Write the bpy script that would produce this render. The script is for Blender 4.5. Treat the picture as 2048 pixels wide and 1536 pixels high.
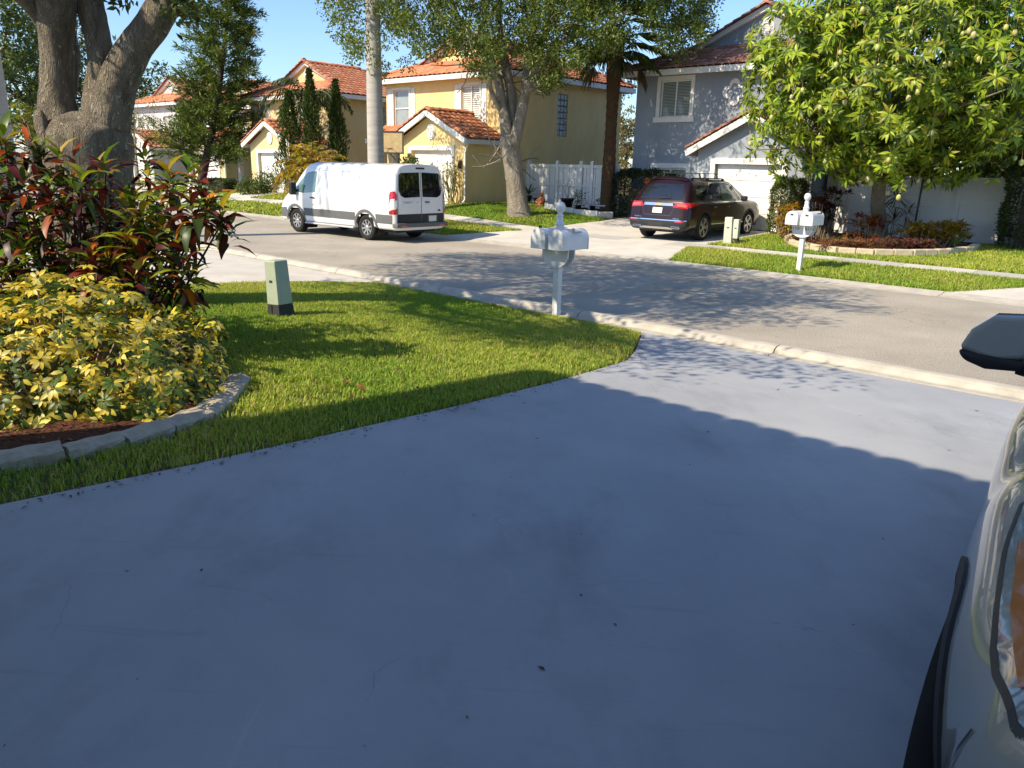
import bpy, bmesh, math, random
import numpy as np
from mathutils import Vector, Matrix
from mathutils.bvhtree import BVHTree
random.seed(7); RNG=np.random.default_rng(11)
for o in list(bpy.data.objects): bpy.data.objects.remove(o)
SC=bpy.context.scene
# ---------------------------------------------------------------- camera
F,PIT,ROLL,H=1560.,.272,.026,2.13
_cp,_sp=math.cos(PIT),math.sin(PIT)
FW=np.array([0,_cp,-_sp]); _U0=np.array([0,_sp,_cp]); _R0=np.array([1.,0,0])
CR=math.cos(ROLL)*_R0+math.sin(ROLL)*_U0; CU=-math.sin(ROLL)*_R0+math.cos(ROLL)*_U0
CAMP=np.array([0,0,H])
cd=bpy.data.cameras.new('camera'); cam=bpy.data.objects.new('camera',cd); SC.collection.objects.link(cam)
cd.sensor_width=36; cd.lens=36*F/2048; cd.clip_start=.02; cd.clip_end=2000
cam.matrix_world=Matrix(((CR[0],CU[0],-FW[0],0),(CR[1],CU[1],-FW[1],0),(CR[2],CU[2],-FW[2],H),(0,0,0,1)))
SC.camera=cam
# ---------------------------------------------------------------- sky, sun, exposure
SUN_EL=math.radians(42); SHX,SHY=.84,.54                      # shadows fall towards (SHX,SHY)
wd=bpy.data.worlds.new('World'); SC.world=wd; wd.use_nodes=True
nt=wd.node_tree; nt.nodes.clear()
sky=nt.nodes.new('ShaderNodeTexSky'); sky.sky_type='NISHITA'; sky.sun_disc=False
sky.sun_elevation=SUN_EL; sky.sun_rotation=math.atan2(-SHX,-SHY); sky.air_density=1.0; sky.dust_density=.5; sky.ozone_density=6.0; sky.altitude=0
bg=nt.nodes.new('ShaderNodeBackground'); bg.inputs['Strength'].default_value=.142
wo=nt.nodes.new('ShaderNodeOutputWorld'); nt.links.new(sky.outputs[0],bg.inputs[0]); nt.links.new(bg.outputs[0],wo.inputs[0])
sl=bpy.data.lights.new('sun','SUN'); sl.energy=4.8; sl.angle=math.radians(.53); sl.color=(1,.86,.64)
so=bpy.data.objects.new('sun',sl); SC.collection.objects.link(so)
so.rotation_euler=Vector((SHX*math.cos(SUN_EL),SHY*math.cos(SUN_EL),-math.sin(SUN_EL))).to_track_quat('-Z','Y').to_euler()
SC.view_settings.view_transform='Standard'; SC.view_settings.look='None'; SC.view_settings.gamma=1
SC.view_settings.exposure=.62; SC.view_settings.use_curve_mapping=False
SC.render.engine='CYCLES'; SC.cycles.max_bounces=6; SC.cycles.transparent_max_bounces=8
# ---------------------------------------------------------------- street frame (u along the road, d across it, from the far kerb)
ER=np.array([.7386,-.6744,0]); EN=np.array([.6744,.7386,0]); OO=np.array([-2.61,24.03,0]); RZ=math.atan2(-.6744,.7386)
def sstep(x): x=np.clip(x,0,1); return x*x*(3-2*x)
def zt(u,d):
    u=np.asarray(u,float); d=np.asarray(d,float)
    near=.054*np.clip(-7.1-d,0,9.5)
    wl=sstep((-u-12)/12)
    zy=np.interp(d,[0,.45,3,6,20,60],[0,.05,.3,.68,.72,.72])*(1-.35*wl)
    zg=np.interp(d,[0,.45,2.5,10,60],[0,.05,.15,.28,.35])
    w=sstep((3.5-u)/8.2)
    return np.where(d<0,near,w*zy+(1-w)*zg)
def W(u,d,h=0.): 
    p=OO+u*ER+d*EN; return np.array([p[0],p[1],float(zt(u,d))+h])
def UDof(P): q=np.asarray(P,float)-OO; return float(q@ER),float(q@EN)
def zw(x,y): u,d=UDof((x,y,0)); return float(zt(u,d))
def ray(x,y): return FW+CR*(x-1024)/F-CU*(y-768)/F
def atY(x,y,Y): r=ray(x,y); return CAMP+r*Y/r[1]
def gpx(x,y,h=0.):
    z=0.
    for _ in range(50):
        r=ray(x,y); P=CAMP+r*(z+h-H)/r[2]; z=.5*z+.5*zw(P[0],P[1])
    return P
# ---------------------------------------------------------------- helpers
COL=SC.collection
def tag(o,label=None,cat=None,group=None,kind=None):
    if label: o['label']=label
    if cat: o['category']=cat
    if group: o['group']=group
    if kind: o['kind']=kind
    return o
def thing(name,label,cat,loc=(0,0,0),rz=0,group=None):
    o=bpy.data.objects.new(name,None); COL.objects.link(o); o.empty_display_size=.2
    o.location=loc; o.rotation_euler=(0,0,rz); return tag(o,label,cat,group)
def sthing(name,label,cat,u,d,h=0,group=None,rz=0): return thing(name,label,cat,W(u,d,h),RZ+rz,group)
def link(name,me,parent=None,mats=()):
    o=bpy.data.objects.new(name,me); COL.objects.link(o)
    for m in mats:
        me.materials.append(m)
    if parent is not None: o.parent=parent
    return o
def child(name,me,parent,mat4=None):
    o=bpy.data.objects.new(name,me); COL.objects.link(o); o.parent=parent
    if mat4 is not None: o.matrix_local=mat4
    return o
def copy_tree(o,parent=None):
    c=o.copy(); COL.objects.link(c); c.parent=parent
    for ch in list(o.children): copy_tree(ch,c)
    return c
class MB:
    def __init__(s): s.v=[]; s.f=[]; s.m=[]; s.mi=0
    def add(s,vs,fs):
        b=len(s.v); s.v.extend([tuple(map(float,v)) for v in vs]); s.f.extend([tuple(b+i for i in f) for f in fs]); s.m.extend([s.mi]*len(fs)); return s
    def box(s,x0,x1,y0,y1,z0,z1):
        return s.add([(x0,y0,z0),(x1,y0,z0),(x1,y1,z0),(x0,y1,z0),(x0,y0,z1),(x1,y0,z1),(x1,y1,z1),(x0,y1,z1)],
            [(0,3,2,1),(4,5,6,7),(0,1,5,4),(1,2,6,5),(2,3,7,6),(3,0,4,7)])
    def boxT(s,T,a0,a1,o0,o1,z0,z1):
        return s.add([T(a0,o0,z0),T(a1,o0,z0),T(a1,o1,z0),T(a0,o1,z0),T(a0,o0,z1),T(a1,o0,z1),T(a1,o1,z1),T(a0,o1,z1)],
            [(0,3,2,1),(4,5,6,7),(0,1,5,4),(1,2,6,5),(2,3,7,6),(3,0,4,7)])
    def bar(s,p,q,w,h,up=(0,0,1)):
        p=np.array(p,float); q=np.array(q,float); a=q-p; a/=np.linalg.norm(a); up=np.array(up,float)
        b=np.cross(a,up); b/=np.linalg.norm(b)+1e-9; c=np.cross(b,a); b=b*w/2; c=c*h/2
        return s.add([p-b-c,p+b-c,p+b+c,p-b+c,q-b-c,q+b-c,q+b+c,q-b+c],[(0,1,2,3),(7,6,5,4),(0,4,5,1),(1,5,6,2),(2,6,7,3),(3,7,4,0)])
    def quad(s,*p): return s.add(p,[tuple(range(len(p)))])
    def prism(s,poly,T,o0,o1):
        k=len(poly); vs=[T(a,o0,b) for a,b in poly]+[T(a,o1,b) for a,b in poly]
        return s.add(vs,[tuple(range(k)),tuple(range(2*k-1,k-1,-1))]+[(i,(i+1)%k,k+(i+1)%k,k+i) for i in range(k)])
    def tube(s,path,rad,nseg=8,cap=True,wob=0,rng=None):
        path=[np.array(p,float) for p in path]; K=len(path)
        if not hasattr(rad,'__len__'): rad=[rad]*K
        t0=path[1]-path[0]; t0/=np.linalg.norm(t0)
        ref=np.array([1.,0,0]) if abs(t0[0])<.8 else np.array([0,1.,0]); n=np.cross(t0,ref); n/=np.linalg.norm(n)
        vs=[]
        for i in range(K):
            t=path[min(i+1,K-1)]-path[max(i-1,0)]; t/=np.linalg.norm(t)+1e-9
            n=n-t*(n@t); n/=np.linalg.norm(n)+1e-9; b=np.cross(t,n)
            for k in range(nseg):
                a=2*math.pi*k/nseg; r=rad[i]
                if wob: r*=1+wob*(rng.random()-.5)
                vs.append(path[i]+(n*math.cos(a)+b*math.sin(a))*r)
        fs=[(i*nseg+k,i*nseg+(k+1)%nseg,(i+1)*nseg+(k+1)%nseg,(i+1)*nseg+k) for i in range(K-1) for k in range(nseg)]
        if cap: fs+=[tuple(range(nseg-1,-1,-1)),tuple((K-1)*nseg+k for k in range(nseg))]
        return s.add(vs,fs)
    def lathe(s,prof,nseg=16,M=None):
        vs=[]; K=len(prof)
        for r,z in prof:
            for k in range(nseg):
                a=2*math.pi*k/nseg; p=Vector((r*math.cos(a),r*math.sin(a),z)); vs.append(M@p if M is not None else p)
        fs=[(i*nseg+k,i*nseg+(k+1)%nseg,(i+1)*nseg+(k+1)%nseg,(i+1)*nseg+k) for i in range(K-1) for k in range(nseg)]
        fs+=[tuple(range(nseg-1,-1,-1)),tuple((K-1)*nseg+k for k in range(nseg))]
        return s.add(vs,fs)
    def mesh(s,name,mats,smooth=False,recalc=True):
        me=bpy.data.meshes.new(name); me.from_pydata(s.v,[],s.f)
        for m in (mats if isinstance(mats,(list,tuple)) else [mats]): me.materials.append(m)
        me.polygons.foreach_set('material_index',s.m)
        if recalc:
            bm=bmesh.new(); bm.from_mesh(me); bmesh.ops.recalc_face_normals(bm,faces=bm.faces); bm.to_mesh(me); bm.free()
        if smooth: me.polygons.foreach_set('use_smooth',[True]*len(me.polygons))
        me.update(); return me
    def build(s,name,mats,parent=None,smooth=False,bevel=0,seg=2,recalc=True):
        o=link(name,s.mesh(name,mats,smooth,recalc),parent)
        if bevel:
            b=o.modifiers.new('bevel','BEVEL'); b.width=bevel; b.segments=seg; b.limit_method='ANGLE'; b.angle_limit=math.radians(40)
        return o
def gridpoly(poly,res):
    bm=bmesh.new(); bm.faces.new([bm.verts.new((x,y,0)) for x,y in poly])
    xs=[p[0] for p in poly]; ys=[p[1] for p in poly]
    for ax,(lo,hi) in ((0,(min(xs),max(xs))),(1,(min(ys),max(ys)))):
        k=math.ceil(lo/res)*res
        while k<hi-1e-6:
            co=[0,0,0]; no=[0,0,0]; co[ax]=k+1e-5; no[ax]=1
            bmesh.ops.bisect_plane(bm,geom=bm.verts[:]+bm.edges[:]+bm.faces[:],plane_co=co,plane_no=no,dist=1e-6); k+=res
    bm.verts.index_update()
    vs=[(v.co.x,v.co.y) for v in bm.verts]; fs=[tuple(v.index for v in f.verts) for f in bm.faces]; bm.free(); return vs,fs
def drape(name,poly,mat,off=0.,res=1.,thick=.0,parent=None,kind='structure'):
    vs,fs=gridpoly(poly,res); mb=MB(); mb.add([W(u,d,off) for u,d in vs],fs)
    if thick:
        for i in range(len(poly)):
            (u0,d0),(u1,d1)=poly[i],poly[(i+1)%len(poly)]; k=max(1,int(math.hypot(u1-u0,d1-d0)/res))
            for j in range(k):
                a=(u0+(u1-u0)*j/k,d0+(d1-d0)*j/k); b=(u0+(u1-u0)*(j+1)/k,d0+(d1-d0)*(j+1)/k)
                mb.quad(W(*a,off),W(*b,off),W(*b,off-thick),W(*a,off-thick))
    o=mb.build(name,mat,parent,recalc=False)
    if parent is None and kind: tag(o,kind=kind)
    return o
# ---------------------------------------------------------------- materials
def M(name,col,rough=.7,metal=0.,var=0.,vs=4.,bump=0.,bs=60.,coat=0.,spec=.5,col2=None,stretch=None,bd=.01,contrast=1.,trans=0.):
    m=bpy.data.materials.new(name); m.use_nodes=True; n=m.node_tree; b=n.nodes['Principled BSDF']
    b.inputs['Base Color'].default_value=(*col,1); b.inputs['Roughness'].default_value=rough; b.inputs['Metallic'].default_value=metal
    b.inputs['Coat Weight'].default_value=coat; b.inputs['Coat Roughness'].default_value=.04; b.inputs['Specular IOR Level'].default_value=spec
    b.inputs['Transmission Weight'].default_value=trans
    if var or bump:
        tc=n.nodes.new('ShaderNodeTexCoord'); mp=n.nodes.new('ShaderNodeMapping'); n.links.new(tc.outputs['Object'],mp.inputs[0])
        if stretch: mp.inputs['Scale'].default_value=stretch
    if var:
        t=n.nodes.new('ShaderNodeTexNoise'); t.inputs['Scale'].default_value=vs; t.inputs['Detail'].default_value=8; t.inputs['Roughness'].default_value=.62
        n.links.new(mp.outputs[0],t.inputs['Vector'])
        r=n.nodes.new('ShaderNodeValToRGB'); r.color_ramp.elements[0].position=.5-.22/contrast; r.color_ramp.elements[1].position=.5+.22/contrast
        c2=col2 or tuple(min(1,c*(1+var)) for c in col); c1=tuple(c*(1-var) for c in col) if not col2 else col
        r.color_ramp.elements[0].color=(*c1,1); r.color_ramp.elements[1].color=(*c2,1)
        n.links.new(t.outputs['Fac'],r.inputs[0]); n.links.new(r.outputs[0],b.inputs['Base Color'])
    if bump:
        t=n.nodes.new('ShaderNodeTexNoise'); t.inputs['Scale'].default_value=bs; t.inputs['Detail'].default_value=6
        n.links.new(mp.outputs[0],t.inputs['Vector'])
        bb=n.nodes.new('ShaderNodeBump'); bb.inputs['Strength'].default_value=bump; bb.inputs['Distance'].default_value=bd
        n.links.new(t.outputs['Fac'],bb.inputs['Height']); n.links.new(bb.outputs[0],b.inputs['Normal'])
    return m
def leafmat(name,rough=.42,trans=.3,spec=.4):
    m=bpy.data.materials.new(name); m.use_nodes=True; n=m.node_tree; b=n.nodes['Principled BSDF']; out=n.nodes['Material Output']
    a=n.nodes.new('ShaderNodeAttribute'); a.attribute_name='Col'
    n.links.new(a.outputs['Color'],b.inputs['Base Color']); b.inputs['Roughness'].default_value=rough; b.inputs['Specular IOR Level'].default_value=spec
    t=n.nodes.new('ShaderNodeBsdfTranslucent'); mx=n.nodes.new('ShaderNodeMixShader'); mx.inputs[0].default_value=trans
    g=n.nodes.new('ShaderNodeMix'); g.data_type='RGBA'; g.blend_type='MULTIPLY'; g.inputs[0].default_value=1; g.inputs[7].default_value=(1.25,1.15,.6,1)
    n.links.new(a.outputs['Color'],g.inputs[6]); n.links.new(g.outputs[2],t.inputs[0])
    n.links.new(b.outputs[0],mx.inputs[1]); n.links.new(t.outputs[0],mx.inputs[2]); n.links.new(mx.outputs[0],out.inputs[0]); return m
LEAF=leafmat('leaf_blade',.42,.36); GRASS=leafmat('grass_blade',.6,.36,.25)
NEEDLE=leafmat('needle',.6,.15,.2)
def cracks(n,tc,src,scale,width,col,fac,mscale):
    nz=n.nodes.new('ShaderNodeTexNoise'); nz.inputs['Scale'].default_value=2.2; nz.inputs['Detail'].default_value=6; n.links.new(tc.outputs['Object'],nz.inputs['Vector'])
    ad=n.nodes.new('ShaderNodeVectorMath'); ad.operation='MULTIPLY_ADD'; ad.inputs[1].default_value=(.55,.55,.55); n.links.new(nz.outputs['Color'],ad.inputs[0]); n.links.new(tc.outputs['Object'],ad.inputs[2])
    v=n.nodes.new('ShaderNodeTexVoronoi'); v.feature='DISTANCE_TO_EDGE'; v.inputs['Scale'].default_value=scale; n.links.new(ad.outputs[0],v.inputs['Vector'])
    r=n.nodes.new('ShaderNodeMapRange'); r.inputs['From Min'].default_value=width*.3; r.inputs['From Max'].default_value=width; r.inputs['To Min'].default_value=fac; r.inputs['To Max'].default_value=0; n.links.new(v.outputs['Distance'],r.inputs['Value'])
    mk=n.nodes.new('ShaderNodeTexNoise'); mk.inputs['Scale'].default_value=mscale; n.links.new(tc.outputs['Object'],mk.inputs['Vector'])
    r2=n.nodes.new('ShaderNodeMapRange'); r2.inputs['From Min'].default_value=.50; r2.inputs['From Max'].default_value=.58; n.links.new(mk.outputs['Fac'],r2.inputs['Value'])
    ml=n.nodes.new('ShaderNodeMath'); ml.operation='MULTIPLY'; n.links.new(r.outputs[0],ml.inputs[0]); n.links.new(r2.outputs[0],ml.inputs[1])
    mx=n.nodes.new('ShaderNodeMix'); mx.data_type='RGBA'; n.links.new(ml.outputs[0],mx.inputs[0]); n.links.new(src,mx.inputs[6]); mx.inputs[7].default_value=(*col,1); return mx.outputs[2]
def asphalt():
    m=M('asphalt',(.385,.352,.30),.93,var=.2,vs=.45,bump=.5,bs=180,spec=.2); n=m.node_tree; b=n.nodes['Principled BSDF']
    src=b.inputs['Base Color'].links[0].from_socket; tc=[k for k in n.nodes if k.type=='TEX_COORD'][0]
    t=n.nodes.new('ShaderNodeTexNoise'); t.inputs['Scale'].default_value=52; t.inputs['Detail'].default_value=3; n.links.new(tc.outputs['Object'],t.inputs['Vector'])
    r=n.nodes.new('ShaderNodeValToRGB'); r.color_ramp.elements[0].position=.33; r.color_ramp.elements[0].color=(.62,.62,.63,1); r.color_ramp.elements[1].position=.66; r.color_ramp.elements[1].color=(1.2,1.18,1.15,1)
    n.links.new(t.outputs['Fac'],r.inputs[0]); mx=n.nodes.new('ShaderNodeMix'); mx.data_type='RGBA'; mx.blend_type='MULTIPLY'; mx.inputs[0].default_value=1.
    n.links.new(src,mx.inputs[6]); n.links.new(r.outputs[0],mx.inputs[7]); n.links.new(cracks(n,tc,mx.outputs[2],.55,.008,(.16,.15,.135),.55,.6),b.inputs['Base Color']); return m
ASPH=asphalt()
def painted_concrete():
    m=M('painted_concrete',(.34,.355,.385),.62,var=.13,vs=.7,bump=.25,bs=130,spec=.35); n=m.node_tree; b=n.nodes['Principled BSDF']
    src=b.inputs['Base Color'].links[0].from_socket; tc=[k for k in n.nodes if k.type=='TEX_COORD'][0]
    def layer(src,scale,stretch,lo,hi,col,fac,rot=0):
        mp=n.nodes.new('ShaderNodeMapping'); mp.inputs['Scale'].default_value=stretch; mp.inputs['Rotation'].default_value=(0,0,rot); n.links.new(tc.outputs['Object'],mp.inputs[0])
        t=n.nodes.new('ShaderNodeTexNoise'); t.inputs['Scale'].default_value=scale; t.inputs['Detail'].default_value=9; t.inputs['Roughness'].default_value=.65; n.links.new(mp.outputs[0],t.inputs['Vector'])
        r=n.nodes.new('ShaderNodeMapRange'); r.inputs['From Min'].default_value=lo; r.inputs['From Max'].default_value=hi; r.inputs['To Max'].default_value=fac; n.links.new(t.outputs['Fac'],r.inputs['Value'])
        mx=n.nodes.new('ShaderNodeMix'); mx.data_type='RGBA'; n.links.new(r.outputs[0],mx.inputs[0]); n.links.new(src,mx.inputs[6]); mx.inputs[7].default_value=(*col,1); return mx.outputs[2]
    src=layer(src,1.6,(1,.5,1),.52,.74,(.235,.245,.265),.75,.5)      # scuffed, worn patches
    src=layer(src,3.2,(.22,3.,1),.62,.76,(.18,.185,.195),.38,-.35); src=layer(src,2.6,(2.6,.2,1),.66,.76,(.47,.475,.48),.6,.25)      # tyre scuffs
    src=layer(src,.55,(1,1,1),.48,.72,(.42,.425,.43),.5)            # faded areas
    src=layer(src,60.,(1,1,1),.68,.80,(.12,.12,.13),.55)           # specks
    src=cracks(n,tc,src,.55,.0016,(.16,.16,.17),.42,1.7)
    # broomed finish and pores
    mp=n.nodes.new('ShaderNodeMapping'); mp.inputs['Rotation'].default_value=(0,0,-RZ); mp.inputs['Scale'].default_value=(3,60,1); n.links.new(tc.outputs['Object'],mp.inputs[0])
    t=n.nodes.new('ShaderNodeTexNoise'); t.inputs['Scale'].default_value=6; t.inputs['Detail'].default_value=4; n.links.new(mp.outputs[0],t.inputs['Vector'])
    ob=b.inputs['Normal'].links[0].from_node; bb=n.nodes.new('ShaderNodeBump'); bb.inputs['Strength'].default_value=.22; bb.inputs['Distance'].default_value=.006; n.links.new(t.outputs['Fac'],bb.inputs['Height']); n.links.new(ob.outputs[0],bb.inputs['Normal']); n.links.new(bb.outputs[0],b.inputs['Normal'])
    n.links.new(src,b.inputs['Base Color']); return m
PAINT=painted_concrete()
CONC=M('concrete_light',(.54,.51,.46),.88,var=.14,vs=1.3,bump=.3,bs=120,spec=.25)
CONCG=M('concrete_grey',(.42,.40,.37),.88,var=.16,vs=1.1,bump=.3,bs=120,spec=.25)
KERB=M('kerb_concrete',(.43,.40,.345),.88,var=.22,vs=3.,bump=.4,bs=90,spec=.25)
SOIL=M('lawn_soil',(.085,.085,.03),.95,var=.4,vs=2.5,bump=.5,bs=40,spec=.1,col2=(.13,.105,.05))
MULCH=M('mulch',(.095,.042,.026),.95,var=.5,vs=30,bump=1.,bs=45,spec=.1,bd=.03)
STONE=M('edging_stone',(.42,.37,.29),.9,var=.28,vs=6,bump=.8,bs=22,spec=.2,bd=.02)
YEL=M('stucco_yellow',(.81,.60,.28),.9,var=.11,vs=1.3,stretch=(1,1,.4),bump=.5,bs=55,spec=.2)
CRM=M('stucco_cream',(.62,.50,.28),.9,var=.11,vs=1.3,stretch=(1,1,.4),bump=.5,bs=55,spec=.2)
GRY=M('stucco_grey',(.29,.325,.37),.9,var=.11,vs=1.3,stretch=(1,1,.4),bump=.5,bs=55,spec=.2)
WHT=M('stucco_white',(.55,.54,.55),.9,var=.11,vs=1.3,stretch=(1,1,.4),bump=.5,bs=55,spec=.2)
TRIM=M('trim_white',(.74,.73,.70),.6,var=.05,vs=5,spec=.4)
VINYL=M('vinyl_white',(.72,.72,.72),.45,var=.06,vs=3,spec=.45)
VINYLG=M('vinyl_grey',(.46,.47,.49),.5,var=.07,vs=3,spec=.4)
TILE=[M('clay_tile_%d'%i,c,.8,var=.22,vs=7,bump=.2,bs=50,spec=.25) for i,c in enumerate([(.50,.20,.105),(.44,.165,.085),(.55,.245,.14)])]
TILEB=[M('weathered_tile_%d'%i,c,.8,var=.25,vs=7,bump=.2,bs=50,spec=.25) for i,c in enumerate([(.34,.165,.12),(.26,.12,.09),(.40,.21,.16)])]
DECK=M('roof_deck',(.22,.09,.055),.9,var=.2,vs=4)
GLASS=M('window_glass',(.05,.075,.075),.05,spec=.7)
GLASSP=M('window_glass_sky_reflect',(.26,.30,.32),.06,spec=.7,var=.25,vs=2)  # pale sky reflection put into the base colour
GLASSG=M('window_glass_green',(.07,.13,.105),.06,spec=.7,var=.3,vs=3)
BLIND=M('blind_slat',(.34,.36,.35),.6)
BLOCK=M('glass_block',(.30,.34,.36),.12,spec=.8,var=.5,vs=9,bump=1.,bs=16,bd=.03)
DARK=M('dark_metal',(.03,.03,.033),.45,spec=.5)
RUBBER=M('rubber',(.022,.022,.023),.85,spec=.2,var=.2,vs=20)
BLACKP=M('black_plastic',(.022,.023,.025),.6,spec=.35,var=.15,vs=15)
GREYP=M('grey_plastic',(.115,.12,.125),.65,spec=.35,var=.1,vs=12)
VANW=M('van_paint',(.74,.74,.73),.28,coat=.7,var=.035,vs=2)
MAROON=M('maroon_paint',(.013,.0028,.0055),.28,metal=.0,coat=.35,spec=.35)
SILVER=M('champagne_paint',(.345,.35,.335),.36,metal=.25,coat=1.,spec=.5)
CARBLK=M('black_car_paint',(.02,.021,.024),.25,coat=1.)
TINT=M('tinted_glass',(.008,.009,.011),.03,spec=.9,coat=1.)
CLEARG=M('pale_car_glass',(.10,.17,.165),.04,spec=.8,coat=.6)
CHROME=M('chrome',(.75,.75,.77),.12,metal=1.)
ALLOY=M('alloy',(.52,.52,.53),.3,metal=.85)
RED=M('tail_lamp_red',(.42,.008,.010),.12,coat=1.)
REDB=M('tail_lamp_bright',(.62,.10,.09),.15,coat=1.)
LENS=M('headlamp_lens',(.30,.31,.31),.08,coat=1.,spec=.8,var=.35,vs=18)
CLEARL=M('clear_lamp',(.62,.62,.62),.1,coat=1.)
AMBER=M('amber_lamp',(.55,.13,.015),.2,coat=1.)
PLATE=M('number_plate',(.62,.64,.60),.5,var=.1,vs=30)
GOLD=M('gold_emblem',(.55,.40,.08),.3,metal=.8)
MAILW=M('mailbox_white',(.66,.67,.68),.4,spec=.45,var=.10,vs=6,bump=.05,bs=30)
UGREEN=M('utility_green',(.34,.40,.30),.55,var=.10,vs=6,bump=.1,bs=40)
UBASE=M('utility_base',(.025,.025,.026),.75,var=.3,vs=9)
UPALE=M('utility_pale',(.52,.55,.45),.6,var=.12,vs=6)
GALV=M('grey_downpipe',(.16,.165,.175),.6)
TERRA=M('terracotta',(.42,.15,.06),.85,var=.3,vs=8)
POT=M('dark_pot',(.03,.03,.035),.6)
INK=M('dark_lettering',(.12,.12,.13),.7)
INKL=M('grey_lettering',(.34,.35,.37),.6)
def barkmat(name,c1,c2,sc=9,stretch=(1,1,.22),bump=1.,bd=.05):
    m=M(name,c1,.92,var=.3,vs=sc,col2=c2,stretch=stretch,spec=.15,contrast=1.1); n=m.node_tree; b=n.nodes['Principled BSDF']
    mp=[k for k in n.nodes if k.type=='MAPPING'][0]
    v=n.nodes.new('ShaderNodeTexVoronoi'); v.feature='DISTANCE_TO_EDGE'; v.inputs['Scale'].default_value=sc*1.6
    nz=n.nodes.new('ShaderNodeTexNoise'); nz.inputs['Scale'].default_value=sc*2; nz.inputs['Detail'].default_value=7; n.links.new(mp.outputs[0],nz.inputs['Vector'])
    ad=n.nodes.new('ShaderNodeVectorMath'); ad.operation='MULTIPLY_ADD'; ad.inputs[1].default_value=(.25,.25,.25); n.links.new(nz.outputs['Color'],ad.inputs[0]); n.links.new(mp.outputs[0],ad.inputs[2])
    n.links.new(ad.outputs[0],v.inputs['Vector'])
    mr=n.nodes.new('ShaderNodeMapRange'); mr.inputs['From Max'].default_value=.3; n.links.new(v.outputs['Distance'],mr.inputs['Value'])
    mm=n.nodes.new('ShaderNodeMath'); mm.operation='MULTIPLY_ADD'; mm.inputs[1].default_value=.6; n.links.new(nz.outputs['Fac'],mm.inputs[0]); n.links.new(mr.outputs[0],mm.inputs[2])
    bb=n.nodes.new('ShaderNodeBump'); bb.inputs['Strength'].default_value=bump; bb.inputs['Distance'].default_value=bd; n.links.new(mm.outputs[0],bb.inputs['Height']); n.links.new(bb.outputs[0],b.inputs['Normal']); return m
BARK=barkmat('oak_bark',(.19,.16,.12),(.46,.40,.31),10)
BARK2=barkmat('smooth_bark',(.19,.16,.12),(.36,.32,.26),7,(1,1,.35),.7,.03)
BARKS=barkmat('sabal_bark',(.15,.085,.045),(.34,.21,.12),12,(1,1,2.2),1.,.05)
BARKP=M('royal_palm_bark',(.40,.38,.35),.9,var=.16,vs=2.5,stretch=(.6,.6,5),bump=.35,bs=9,spec=.2,bd=.02)
BARKD=M('dark_bark',(.07,.05,.04),.95,var=.3,vs=8,bump=.6,bs=20)
TWIG=M('twig',(.26,.20,.14),.9,var=.2,vs=10)
PANIC=M('fruit_stem',(.45,.30,.10),.7)
# ================================================================ SETTING: ground, road, pavements
def inpoly(P,poly):
    x,y=P[:,0],P[:,1]; r=np.zeros(len(P),bool); n=len(poly)
    for i in range(n):
        (x0,y0),(x1,y1)=poly[i],poly[(i+1)%n]
        c=((y0>y)!=(y1>y)); xx=(x1-x0)*(y-y0)/((y1-y0) if y1!=y0 else 1e-9)+x0; r^=c&(x<xx)
    return r
def wudv(u,d,h=0.):
    p=OO[None]+u[:,None]*ER[None]+d[:,None]*EN[None]; p[:,2]=zt(u,d)+h; return p
us=np.unique(np.concatenate([np.linspace(-700,-60,18),np.arange(-60,40,1.),np.linspace(40,500,14)]))
ds=np.unique(np.concatenate([np.linspace(-300,-24,10),np.arange(-24,24,.5),np.linspace(24,900,18)]))
UU,DD=np.meshgrid(us,ds); gv=wudv(UU.ravel(),DD.ravel(),-.03); nu=len(us)
gv[:,2]-=np.where((DD.ravel()>-7.1)&(DD.ravel()<.3),.06,0)
mb=MB(); mb.add(gv,[(j*nu+i,j*nu+i+1,(j+1)*nu+i+1,(j+1)*nu+i) for j in range(len(ds)-1) for i in range(nu-1)])
tag(mb.build('ground',SOIL,recalc=False),kind='structure')
drape('road',[(-300,-6.56),(200,-6.56),(200,0),(-300,0)],ASPH,0,10)
def extrude_profile(prof,L):
    mb=MB(); k=len(prof)
    vs=[(0,d,z) for d,z in prof]+[(L,d,z) for d,z in prof]
    mb.add(vs,[(i,i+1,k+i+1,k+i) for i in range(k-1)]+[tuple(range(k-1,-1,-1)),tuple(range(k,2*k))]); return mb
def kerbline(name,prof,d0,u0,u1,under):
    root=drape(name,under,CONCG,-.012,20); n=0
    me=extrude_profile(prof,3.035).mesh('kerb_stone',KERB)
    u=u0
    while u<u1:
        p=OO+u*ER+d0*EN
        child('kerb_stone',me,root,Matrix.Translation((p[0],p[1],0))@Matrix.Rotation(RZ,4,'Z')); u+=3.05
    for a,b,nm in ((-300,u0,'far'),(u,200,'right')):
        me2=extrude_profile(prof,b-a-.015).mesh('kerb_stone',KERB); p=OO+a*ER+d0*EN
        child('kerb_stone',me2,root,Matrix.Translation((p[0],p[1],0))@Matrix.Rotation(RZ,4,'Z'))
kerbline('kerb',[(0,-.05),(0,.004),(-.05,.035),(-.13,.072),(-.22,.085),(-.30,.078),(-.355,.05),(-.375,.012),(-.40,.006),(-.52,.012),(-.52,-.05)],-6.56,-40.7,30,[(-300,-7.09),(200,-7.09),(200,-6.5),(-300,-6.5)])
kerbline('gutter',[(-.002,-.05),(-.002,.006),(.10,.006),(.22,.018),(.36,.042),(.44,.052),(.44,-.05)],0,-40.7,30,[(-300,-.06),(200,-.06),(200,.44),(-300,.44)])
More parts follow.
